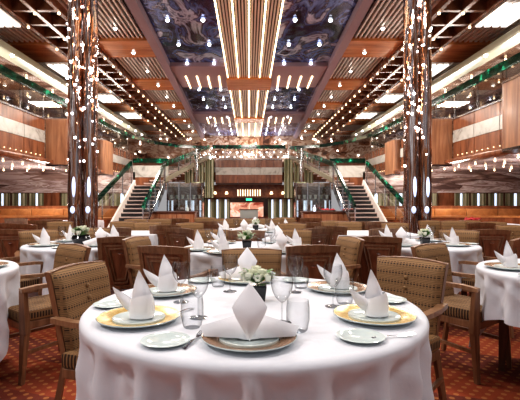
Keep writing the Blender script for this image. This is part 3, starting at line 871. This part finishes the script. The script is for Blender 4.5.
def make_napkin(kind=0):
    b = MB()
    # pouch
    n = 12; rings = [(0, .046, .036, 0), (.03, .046, .036, 0), (.065, .036, .030, .003), (.10, .026, .020, .006), (.135, .014, .010, .008), (.165, .004, .004, .006)]
    vs = []; fs = []
    for z, rx, ry, oy in rings:
        for k in range(n):
            a = 2*PI*k/n; s = 1+.07*math.cos(3*a+z*20)
            vs.append((rx*s*math.cos(a), ry*s*math.sin(a)+oy, z))
    for i in range(len(rings)-1):
        for k in range(n): fs.append((i*n+k, i*n+(k+1) % n, (i+1)*n+(k+1) % n, (i+1)*n+k))
    fs.append(tuple(range((len(rings)-1)*n, len(rings)*n)))
    b.add(vs, fs)
    # front diamond, creased and bowed
    def dia(u, v):
        w = .057*(1-abs((v-.58)/(.42 if v > .58 else .58))**1.15)
        x = (2*u-1)*w
        return (x, -.052-.020*math.sin(PI*v)*(1-(2*u-1)**2*.8)+.055*max(0, v-.45)-.012*(1-v), .004+.180*v)
    b.grid(dia, 8, 12)
    # two wings
    for s in (-1, 1):
        def wing(u, v, s=s):
            # u from body to tip ; v from base to top edge
            base = Vector((s*lerp(.02, .150, u), lerp(-.035, -.02, u), lerp(.004, .006, u**1.5)))
            top = Vector((s*lerp(.012, .165, u), lerp(.0, .0, u), lerp(.085, .034, u**.9)))
            p = base.lerp(top, v); p.y -= .018*math.sin(PI*v)*(1-u)
            return tuple(p)
        b.grid(wing, 8, 6)
        def wing2(u, v, s=s):
            base = Vector((s*lerp(.02, .150, u), lerp(.04, .02, u), lerp(.002, .006, u**1.5)))
            top = Vector((s*lerp(.012, .165, u), lerp(.004, .0, u), lerp(.083, .034, u**.9)))
            return tuple(base.lerp(top, v))
        b.grid(wing2, 8, 6)
    me = b.mesh('napkin', 'napkin', smooth=True, angle=50)
    o = link('folded_napkin', me); tag(o, 'x', 'napkin'); return Proto(o)
P_nap = make_napkin()
def make_tall_napkin():
    """a taller fold: leaning leaf-shaped peak, short shoulder and rolled pouch"""
    b = MB()
    n = 14; vs = []; fs = []
    rings = [(0, .048, .040, 0, 0), (.03, .050, .040, 0, 0), (.06, .047, .036, 0, .002), (.075, .043, .032, -.002, .004)]
    for z, rx, ry, ox, oy in rings:
        for k in range(n):
            a = 2*PI*k/n; zz = z+(.014*math.cos(a+.6) if z > .05 else 0)
            vs.append((rx*math.cos(a)+ox, ry*math.sin(a)+oy, zz))
    for i in range(len(rings)-1):
        for k in range(n): fs.append((i*n+k, i*n+(k+1) % n, (i+1)*n+(k+1) % n, (i+1)*n+k))
    b.add(vs, fs)
    for (x0, w, h, lean, yo, bow) in ((.006, .050, .178, -.022, .012, .026), (-.022, .042, .112, -.098, .006, .014), (.016, .034, .085, .012, -.012, .014)):
        def leaf(u, v, x0=x0, w=w, h=h, lean=lean, yo=yo, bow=bow):
            ww = w*(1-v**1.7)*(1 if v > .25 else .85+.6*v)
            x = (2*u-1)*ww+x0+lean*v
            return (x, yo-bow*(1-(2*u-1)**2)*math.sin(PI*min(1, v+.2)), .02+(h-.02)*v)
        b.grid(leaf, 8, 12)
        def leafb(u, v, x0=x0, w=w, h=h, lean=lean, yo=yo, bow=bow):
            ww = w*(1-v**1.7)*(1 if v > .25 else .85+.6*v)
            x = (2*u-1)*ww+x0+lean*v
            return (x, yo+.003+.5*bow*(1-(2*u-1)**2)*(1-v), .02+(h-.02)*v)
        b.grid(leafb, 8, 12)
    me = b.mesh('tall_napkin', 'napkin', smooth=True, angle=50)
    o = link('folded_napkin', me); tag(o, 'x', 'napkin'); return Proto(o)
P_nap2 = make_tall_napkin()

def make_wine(s=1.0, stem=.085):
    r = thing('wine_glass', 'x', 'glass')
    H = .185*s
    b = MB(); b.lathe([(.0, .0015), (.034*s, .0015), (.0345*s, .003), (.012*s, .006), (.004, .012)], 32); part('foot', b, 'glass', r, smooth=True)
    b = MB(); b.lathe([(.004, .010), (.0032, .04), (.0035, stem*s)], 10); part('stem', b, 'glass', r, smooth=True)
    pts = []
    for i in range(15):
        u = i/14; rad = .0405*math.sin(PI*(.02+.62*u**.72))*1.0
        pts.append((max(.003, rad*s), stem*s+u*(H-stem*s)))
    b = MB(); b.lathe(pts, 32); part('bowl', b, 'glass', r, smooth=True)
    return Proto(r)
P_wine = make_wine(1.0); P_big = make_wine(1.04, .075)
def make_tumbler():
    b = MB(); b.lathe([(0, .001), (.028, .001), (.034, .008), (.0415, .045), (.041, .085), (.038, .112)], 32)
    o = link('tumbler', b.mesh('tumbler', 'glass', smooth=True)); tag(o, 'x', 'glass'); return Proto(o)
P_tum = make_tumbler()
def make_fork():
    r = thing('fork', 'x', 'fork')
    b = MB(); b.grid(lambda u, v: ((u-.5)*lerp(.014, .007, v), -.06+.11*v, .002+.006*math.sin(PI*v)), 3, 8); part('handle', b, 'silver', r, smooth=True)
    b = MB(); b.grid(lambda u, v: ((u-.5)*lerp(.008, .021, v), .05+.025*v, .004+.002*v), 4, 3)
    for k in range(4):
        x = -.0095+k*.0062
        b.grid(lambda u, v, x=x: (x+(u-.5)*.0035, .075+.035*v, .006+.004*v), 1, 3)
    part('tines', b, 'silver', r, smooth=True)
    return Proto(r)
P_fork = make_fork()

T = .753
# main table -------------------------------------------------------
MAIN = (.02, 1.95)
round_table(MAIN[0], MAIN[1], .72, -.66, 'in the foreground', 11, amp=.070, nfold=21)
seats = [(0, 1.43, 'nearest the viewer', 'cop', 0, 0), (-.427, 1.67, 'at the left', 'gold', 1, -2.2), (.494, 1.70, 'at the right', 'gold', 1, .5),
         (.46, 2.23, 'at the far right', 'cop', 1, .9), (-.42, 2.16, 'at the far left', 'cop', 1, -1.0), (-.02, 2.48, 'at the far side behind the roses', 'gold', 0, 0)]
napp = {0: (P_nap, 0), 1: (P_nap2, -.1), 2: (P_nap2, .35), 3: (P_nap2, -.35), 4: (P_nap2, .2), 5: (P_nap, 0)}
for i, (x, y, w, rim, k, _) in enumerate(seats):
    P = P_gold if rim == 'gold' else P_cop
    P.put((x, y, T), i*.7, '%s rimmed charger plate on the foreground table, %s' % ('gold' if rim == 'gold' else 'brown copper', w))
    Pn, rz = napp[i]
    Pn.put((x+(0.01 if i else .002), y, T+.014), rz, 'white folded napkin standing on the foreground charger plate %s' % w)
for (x, y, w) in ((.375, 1.448, 'in front of the right gold charger'), (-.273, 1.408, 'in front of the left gold charger'), (-.605, 1.90, 'behind the left gold charger'),
                  (.645, 1.99, 'behind the right gold charger'), (.27, 2.47, 'beside the far right chair side'), (-.27, 2.46, 'at the far left rim of the table')):
    w2 = w if 'chair' not in w else 'near the far rim right of the roses'
    P_bread.put((x, y, T), 0, 'small white bread plate on the foreground table, %s' % w2)
for (P, x, y, w) in ((P_wine, -.31, 1.96, 'wine glass left, in front of the far left napkin'), (P_big, -.20, 1.70, 'large wine glass between the left gold charger and the roses'),
                     (P_wine, -.097, 2.19, 'wine glass just left of the white roses'), (P_wine, .234, 2.17, 'wine glass just right of the white roses'),
                     (P_big, .125, 1.63, 'large wine glass right of the front napkin'), (P_wine, .367, 1.88, 'wine glass in front of the far right napkin')):
    P.put((x, y, T), 0, 'clear '+w)
for (x, y, w) in ((-.208, 1.575, 'left of the front charger'), (.174, 1.53, 'right of the front charger'), (.43, 1.935, 'between the two right hand chargers'), (-.167, 2.32, 'behind the roses to the left'), (.275, 2.28, 'behind the roses to the right')):
    P_tum.put((x, y, T), 0, 'clear stemless tumbler on the foreground table, %s' % w)
P_fork.put((-.188, 1.40, T), -.25, 'silver fork left of the front charger')
P_fork.put((.46, 1.455, T), -1.35, 'silver fork by the right bread plate')
P_fork.put((-.27, 1.80, T), 2.6, 'silver fork near the left wine glasses')

# rose arrangement
def bouquet(loc, label, vlabel, sc, vase_m, square, nrose, petal='petal', seed=1, cat='flowers'):
    v = thing('flower_vase', vlabel, 'vase', loc)
    b = MB(); h = .062*sc; w = .036*sc
    if square:
        b.hexa([(-w*.8, -w*.8, 0), (w*.8, -w*.8, 0), (w*.8, w*.8, 0), (-w*.8, w*.8, 0), (-w, -w, h), (w, -w, h), (w, w, h), (-w, w, h)])
        part('body', b, vase_m, v, bevel=.004, smooth=True)
        b = MB(); b.box(-w*.96, w*.96, -w*.96, w*.96, h, h+.004); part('rim', b, vase_m, v)
    else:
        b.lathe([(0, 0), (.04*sc, 0), (.062*sc, .02*sc), (.068*sc, .045*sc), (.06*sc, .06*sc), (.055*sc, .06*sc), (0, .045*sc)], 24); part('body', b, vase_m, v, smooth=True); h = .06*sc
        b = MB(); b.lathe([(.056*sc, .058*sc), (.064*sc, .062*sc), (.062*sc, .066*sc), (.056*sc, .062*sc)], 24); part('rim', b, vase_m, v, smooth=True)
    f = thing('flower_bouquet', label, cat, (loc[0], loc[1], loc[2]+h))
    rd = random.Random(seed)
    for k in range(nrose):
        a = 2*PI*k/nrose*1.0+rd.uniform(-.2, .2); q = (.052 if k % 3 else .018)*sc*(1 if not square else 1)
        c = Vector((q*math.cos(a), q*math.sin(a)*.8, (.035+.022*(k % 3 == 0)+rd.uniform(-.008, .008))*sc))
        b = MB()
        rr = .019*sc
        b.sphere(c, rr*.72, 10, 6, (1, 1, 1))
        for j in range(8):   # cupped petals
            aa = 2*PI*j/8+(.4 if j % 2 else 0); lean = .75 if j % 2 else 1.0
            def pet(u, w_, aa=aa, lean=lean):
                th = aa+(u-.5)*1.15; rad = rr*(.45+.62*math.sin(PI*.5*w_)*lean)
                return (c.x+rad*math.cos(th), c.y+rad*math.sin(th), c.z-rr*.75+rr*1.5*w_-rr*.25*(2*u-1)**2)
            b.grid(pet, 4, 4)
        part('rose', b, petal, f, smooth=True, angle=180)
    b = MB()
    for k in range(22):
        a = rd.random()*2*PI; l = rd.uniform(.05, .085)*sc; z1 = rd.uniform(.0, .06)*sc
        d = Vector((math.cos(a), math.sin(a), 0)); s = Vector((-math.sin(a), math.cos(a), 0))
        base = Vector((0, 0, .0)); 
        def lf(u, w_, d=d, s=s, l=l, z1=z1): 
            p = d*(.01*sc+l*w_)+s*((u-.5)*.028*sc*math.sin(PI*min(1, w_*.95+.05)))+Vector((0, 0, .008+z1*math.sin(w_*2.0)))
            return tuple(p)
        b.grid(lf, 2, 5)
    part('foliage', b, 'leaf', f, smooth=True)['kind'] = 'stuff'
bouquet((.04, 2.0, T), 'bunch of white roses and green leaves on the foreground table', 'square black vase in the middle of the foreground table', 1.15, 'black', True, 11, seed=4)

# other tables ------------------------------------------------------
TL = (-1.8, 4.6); TR = (1.84, 4.6); NL = (-2.22, 2.85); NR = (2.2, 2.85); CB = (0, 4.25); CF = (.1, 6.6)
round_table(TL[0], TL[1], .56, .95, 'left of centre, second row', 21, .3)
round_table(TR[0], TR[1], .56, .95, 'right of centre, second row', 22, .5)
round_table(NL[0], NL[1], .60, .90, 'at the near left edge', 23, .55)
round_table(NR[0], NR[1], .60, .90, 'at the near right edge', 24, .25)
round_table(CB[0], CB[1], .65, 1.02, 'directly behind the foreground table', 25, .2)
round_table(CF[0], CF[1], .65, 1.02, 'in the middle, third row', 26, .6)
def setting(x, y, what, tall=True, rz=0, rim='cop', bread=None, bl=''):
    (P_cop if rim == 'cop' else P_gold).put((x, y, T), 0, 'charger plate %s' % what)
    (P_nap2 if tall else P_nap).put((x, y, T+.014), rz, 'white folded napkin %s' % what)
    if bread: P_bread.put((bread[0], bread[1], T), 0, 'bread plate beside charger %s' % what)
def glasses(lst, where):
    for i, (x, y, k) in enumerate(lst):
        pos = ('first from the left', 'second from the left', 'third from the left', 'fourth from the left', 'fifth from the left')[i]
        (P_wine if k == 'w' else P_tum).put((x, y, T), 0, 'clear %s %s, %s' % ('wine glass' if k == 'w' else 'tumbler', where, pos))
w = 'on the left second row table'
setting(-2.08, 4.38, w+', nearest the left rim', True, .3, bread=(-1.83, 4.17))
setting(-2.02, 4.86, w+', far left seat', True, -.3)
setting(-1.52, 4.38, w+', near right seat', False, .5, bread=(-1.36, 4.58))
setting(-1.52, 4.86, w+', far right seat', True, .4)
glasses([(-2.0, 4.6, 'w'), (-1.9, 4.72, 't'), (-1.66, 4.7, 'w'), (-1.6, 4.6, 't')], w)
bouquet((-1.78, 4.56, T), 'green and cream flowers on the second row table left of centre', 'low black bowl on the second row table left of centre', 1.45, 'black', False, 7, seed=5)
w = 'on the right second row table'
setting(1.55, 4.38, w+', near left seat', False, -.3, bread=(1.36, 4.6))
setting(1.58, 4.88, w+', far left seat', True, .3)
setting(2.1, 4.40, w+', near right seat', True, .2, bread=(2.33, 4.52))
setting(2.05, 4.9, w+', far right seat', True, -.4)
glasses([(1.66, 4.62, 'w'), (1.74, 4.74, 't'), (1.98, 4.66, 'w'), (2.1, 4.65, 't')], w)
bouquet((1.84, 4.5, T), 'pale green and white flowers on the second row table right of centre', 'square black vase on the second row table right of centre', 1.2, 'black', True, 7, seed=6)
w = 'on the table at the near right edge'
setting(1.78, 2.93, w+', left seat', True, .2, bread=(1.72, 2.60))
setting(1.98, 2.45, w+', near seat', False, .2)
glasses([(1.93, 2.98, 'w'), (1.84, 2.72, 't')], w)
w = 'on the table at the near left edge'
setting(-1.84, 2.97, w+', right seat', False, 2.2, bread=(-1.72, 2.68))
setting(-2.0, 2.45, w+', near seat', False, -.3)
glasses([(-1.98, 2.95, 'w'), (-1.85, 2.7, 't')], w)
w = 'on the table behind the foreground one'
setting(-.47, 4.0, w+', left seat', True, -.2, bread=(-.33, 3.82))
setting(-.22, 3.76, w+', near left seat', True, .3)
setting(.27, 3.82, w+', near right seat', False, .3, bread=(.06, 3.70))
setting(.47, 4.22, w+', right seat', True, .5)
setting(-.3, 4.66, w+', far left seat', True, .2)
setting(.3, 4.68, w+', far right seat', False, .2)
glasses([(-.4, 4.28, 'w'), (-.26, 4.12, 'w'), (.12, 4.08, 't'), (.22, 4.24, 'w'), (.26, 4.4, 't')], w)
bouquet((-.02, 4.12, T), 'white roses on the table behind the foreground one', 'square black vase on the table behind the foreground one', 1.3, 'black', True, 7, seed=7)
w = 'on the middle table of the third row'
setting(-.35, 6.45, w+', left seat', True, .1)
setting(-.08, 6.16, w+', near left seat', False, .2)
setting(.34, 6.18, w+', near right seat', True, .3)
setting(.56, 6.5, w+', right seat', True, -.2)
setting(.1, 7.05, w+', far seat', False, 0)
glasses([(-.2, 6.5, 'w'), (-.1, 6.4, 't'), (.28, 6.45, 'w'), (.38, 6.55, 't')], w)
bouquet((.1, 6.6, T), 'white flowers on the middle table of the third row', 'black vase on the middle table of the third row', 1.3, 'black', True, 6, seed=8)

# rectangular tables
def rect_table(x, y, hx, hy, where, seed):
    t = thing('rectangular_table', 'long dining table %s' % where, 'table', (x, y, 0))
    b = MB(); b.box(-hx, hx, -hy, hy, .70, .745); part('tabletop', b, 'chair_wood', t)
    for sx in (-1, 1):
        for sy in (-1, 1):
            b = MB(); b.bar((sx*(hx-.08), sy*(hy-.08), .7), (sx*(hx-.08), sy*(hy-.08), 0), .06, .04); part('leg', b, 'dark_wood', t)
    rd = random.Random(seed); b = MB()
    per = []
    n = 40
    for k in range(n*4):
        s, u = divmod(k, n); u = u/n*2-1
        p = [(u, -1), (1, u), (-u, 1), (-1, -u)][s]; per.append(p)
    rows = []
    for j in range(9):
        d = (j-1)/7*.36 if j > 0 else 0
        row = []
        for k, (u, v) in enumerate(per):
            g = max(0, d)/.36; o = .012+.022*g*(1+math.sin(k*.55+seed))
            L = math.hypot(u, v); e = .012 if j else 0
            row.append(((hx+e+ (o if j > 1 else 0))*u, (hy+e+(o if j > 1 else 0))*v, .752-d))
        rows.append(row)
    vs = [p for r_ in rows for p in r_]; m = len(per)
    fs = [(j*m+k, j*m+(k+1) % m, (j+1)*m+(k+1) % m, (j+1)*m+k) for j in range(8) for k in range(m)]; fs.append(tuple(range(m)))
    b.add(vs, fs)
    tag(link('tablecloth', b.mesh('long_tablecloth', 'cloth', smooth=True, angle=60), None, (x, y, 0)), 'plain white cloth on the long bare table %s' % where, 'tablecloth')
rect_table(1.75, 6.15, .55, .45, 'right of the middle, third row', 1)
rect_table(-1.78, 6.15, .5, .42, 'left of the middle, third row', 2)
rect_table(-4.3, 7.9, .5, .4, 'by the left column', 3)
rect_table(-3.9, 9.6, .5, .4, 'beyond the left column', 5)
rect_table(4.6, 8.3, .6, .45, 'beyond the right column', 4)
t = thing('red_flower_bunch', 'bunch of red flowers on the far white table beyond the right column', 'flowers', (4.25, 8.2, .752))
b = MB(); blob_flowers(b, 40, .17, .035, .09, 9); part('petals', b, 'red_cloth', t, smooth=True)['kind'] = 'stuff'
b = MB(); b.lathe([(0, 0), (.09, 0), (.12, .07), (0, .07)], 16); part('bowl', b, 'black', t, smooth=True)

# ---- chairs -------------------------------------------------------
chair(-.92, 2.32, .95, -.31, 'upholstered armchair with striped back at the left of the foreground table')
chair(.965, 2.57, -.73, -.68, 'upholstered armchair with striped back at the right of the foreground table')
chair(.02, 3.07, 0, -1, 'upholstered chair facing the viewer directly behind the foreground roses')
chair(-.65, 3.27, .30, .94, 'wood backed chair behind the far left napkin of the foreground table')
chair(.495, 3.33, -.15, .98, 'wood backed chair behind the far right wine glass of the foreground table')
chair(.955, 4.05, -1, -.28, 'slanted upholstered chair at the right side of the table behind the foreground one')
chair(-1.06, 4.05, 1, -.28, 'slanted upholstered chair at the left side of the table behind the foreground one')
chair(1.24, 4.12, .28, .95, 'wood backed chair with trapezoid moulding before the right second row table')
chair(-1.23, 4.12, -.28, .95, 'wood backed chair with trapezoid moulding before the left second row table')
chair(1.42, 3.38, .58, -.81, 'upholstered armchair turned to the table at the near right edge')
chair(-1.37, 3.36, -.64, -.77, 'upholstered armchair turned to the table at the near left edge')
chair(2.45, 5.02, -.5, -.86, 'upholstered chair at the far right of the second row table right of centre')
chair(-2.45, 5.02, .5, -.86, 'upholstered chair at the far left of the second row table left of centre')
chair(2.87, 5.1, .1, 1, 'dark wood backed chair standing right of the second row table, rear to the viewer')
chair(-2.82, 5.1, -.1, 1, 'dark wood backed chair standing left of the second row table, rear to the viewer')
chair(2.47, 3.95, -.70, .72, 'wood backed armchair angled behind the near right edge table')
chair(-2.45, 3.9, .70, .72, 'wood backed armchair angled behind the near left edge table')
chair(1.19, 1.42, .6, .8, 'dark wooden chair cut off at the bottom right corner')
chair(-.43, 5.05, .2, -.98, 'upholstered chair at the far left of the table behind the foreground one')
chair(.53, 5.1, -.1, -.99, 'upholstered chair at the far right of the table behind the foreground one')
chair(-.03, 4.98, 0, 1, 'wood backed chair with its rear to the viewer between two middle tables')
far = [(5, 224, 'W', 0), (24, 225, 'W', .2), (41, 221, 'W', 0), (52, 220, 'W', .2), (93, 229, 'U', .1), (114, 228.5, 'W', -.2), (123, 222, 'U', 0),
       (147, 223, 'U', 0), (165, 226, 'W', -.2), (179, 229, 'W', .5), (190, 223.5, 'U', .4), (209, 222, 'W', 0), (224, 219.5, 'U', .1), (237, 219, 'U', 0),
       (256, 219.5, 'U', 0), (270, 219.2, 'U', -.1), (292, 224, 'U', -.3), (306, 223, 'W', .2), (318, 229, 'W', -.4), (331, 227, 'W', .1), (334, 221.5, 'U', 0), (349, 222.5, 'U', .1),
       (362, 222, 'W', 0), (378, 222.5, 'W', 0), (395, 223.5, 'U', .1), (386, 229.5, 'W', -.1), (453, 221.5, 'U', 0), (469, 221, 'U', .2), (481, 223.5, 'W', 0), (494, 222.5, 'U', .1), (510, 226, 'U', .1),
       (60, 222, 'U', 0), (136, 219.5, 'U', 0), (160, 219.5, 'U', .1), (178, 219, 'W', 0), (205, 218, 'U', 0), (285, 218, 'U', 0), (311, 218.5, 'W', .1), (16, 219, 'W', 0), (430, 221, 'U', .2)]
sidew = lambda x: ('left wing' if x < -2.9 else 'left of centre' if x < -.9 else 'middle' if x < .9 else 'right of centre' if x < 2.9 else 'right wing')
far.sort(key=lambda q: q[0])
num = ['first', 'second', 'third', 'fourth', 'fifth', 'sixth', 'seventh', 'eighth', 'ninth', 'tenth', 'eleventh', 'twelfth', 'thirteenth', 'fourteenth', 'fifteenth', 'sixteenth', 'seventeenth', 'eighteenth', 'nineteenth', 'twentieth', 'twenty-first', 'twenty-second', 'twenty-third']
cu = cw = 0
for (px, yt, k, a) in far:
    Y = 155/(yt-200); X = (px-249)*Y/F
    if k == 'U':
        lab = 'upholstered chair facing the viewer in the distant rows, %s such from the left' % num[cu]; cu += 1; chair(X, Y, math.sin(a), -math.cos(a), lab, 'upholstered chairs in the distant rows')
    else:
        lab = 'wood backed chair seen from behind in the distant rows, %s such from the left' % num[cw]; cw += 1; chair(X, Y, math.sin(a), math.cos(a), lab, 'wood backed chairs in the distant rows')

# ================================================================== LIGHTS, WORLD, CAMERA
def area(name, loc, size, power, col=(1, .93, .85), rot=(0, 0, 0), sy=None):
    l = bpy.data.lights.new(name, 'AREA'); l.energy = power*1.15; l.color = col; l.size = size
    if sy: l.shape = 'RECTANGLE'; l.size_y = sy
    o = bpy.data.objects.new(name, l); C.objects.link(o); o.location = loc; o.rotation_euler = rot
    return o
area('ceiling_fill', (0, 3.0, 5.6), 1.0, 45, (1, .96, .94))  # ceiling fills are added light, no fixture is modelled for them
area('ceiling_fill', (-4.2, .6, 5.6), .7, 165, (1, .95, .92), (0, -.55, 0))  # added side fills, angled to bring out the cloth folds
area('ceiling_fill', (4.2, .6, 5.6), .9, 100, (1, .95, .92), (0, .55, 0))
area('ceiling_fill', (-3.2, 5.5, 5.55), 1.0, 150, (1, .93, .86))
area('ceiling_fill', (3.2, 5.5, 5.55), 1.0, 150, (1, .93, .86))
for x, y, e in ((-3.8, 12, 190), (3.8, 12, 190), (0, 14, 190), (0, 21, 220), (-4, 19, 200), (4, 19, 200)):
    area('ceiling_fill', (x, y, 5.45), 1.0, e, (1, .93, .86))  # more fills added under the ceiling to light the hall
for x, y, e in ((-9, 13, 60), (9, 13, 60), (-8, 17, 60), (8, 17, 60)):
    area('under_deck_lamp', (x, y, 2.42), .8, e, (1, .88, .76))
    area('under_deck_uplight_fill', (x, y, 1.0), .8, e*1.6, (1, .90, .84), (PI, 0, 0))  # second one is an added uplight brightening the ceiling under the deck
for sx in (-1, 1):
    for y in (10, 16, 22):
        area('uplight_fill', (sx*7.1, y, 3.9), .5, 180, (1, .95, .91), (0, PI-sx*.45, 0), 4.5)  # added uplights on the balconies to brighten the main ceiling
area('centre_uplight_fill', (0, 29.5, 4.0), 5, 160, (1, .88, .78), (PI, 0, 0), 1)  # one more added uplight, behind the central balcony
for x in (-1.6, 1.6):
    l = bpy.data.lights.new('passage_lamp', 'POINT'); l.energy = 25; l.color = (1, .85, .7); l.shadow_soft_size = .05
    o = bpy.data.objects.new('passage_lamp', l); C.objects.link(o); o.location = (x*.8, 29, 2.0)
w = bpy.data.worlds.new('World'); bpy.context.scene.world = w; w.use_nodes = True
w.node_tree.nodes['Background'].inputs[0].default_value = (.82, .80, .82, 1); w.node_tree.nodes['Background'].inputs[1].default_value = .42
cam = bpy.data.cameras.new('camera'); cam.lens = 36*F/520; cam.sensor_width = 36; cam.clip_end = 200
cam.shift_x = 11/520; cam.shift_y = 0
co = bpy.data.objects.new('camera', cam); C.objects.link(co); co.location = (0, 0, 1.22); co.rotation_euler = (PI/2, 0, 0)
bpy.context.scene.camera = co
sc = bpy.context.scene
sc.view_settings.view_transform = 'Standard'; sc.view_settings.look = 'Medium High Contrast'
sc.view_settings.exposure = .0
try:
    sc.cycles.max_bounces = 8; sc.cycles.transparent_max_bounces = 24; sc.cycles.use_denoising = True; sc.cycles.sample_clamp_indirect = 6
except Exception: pass
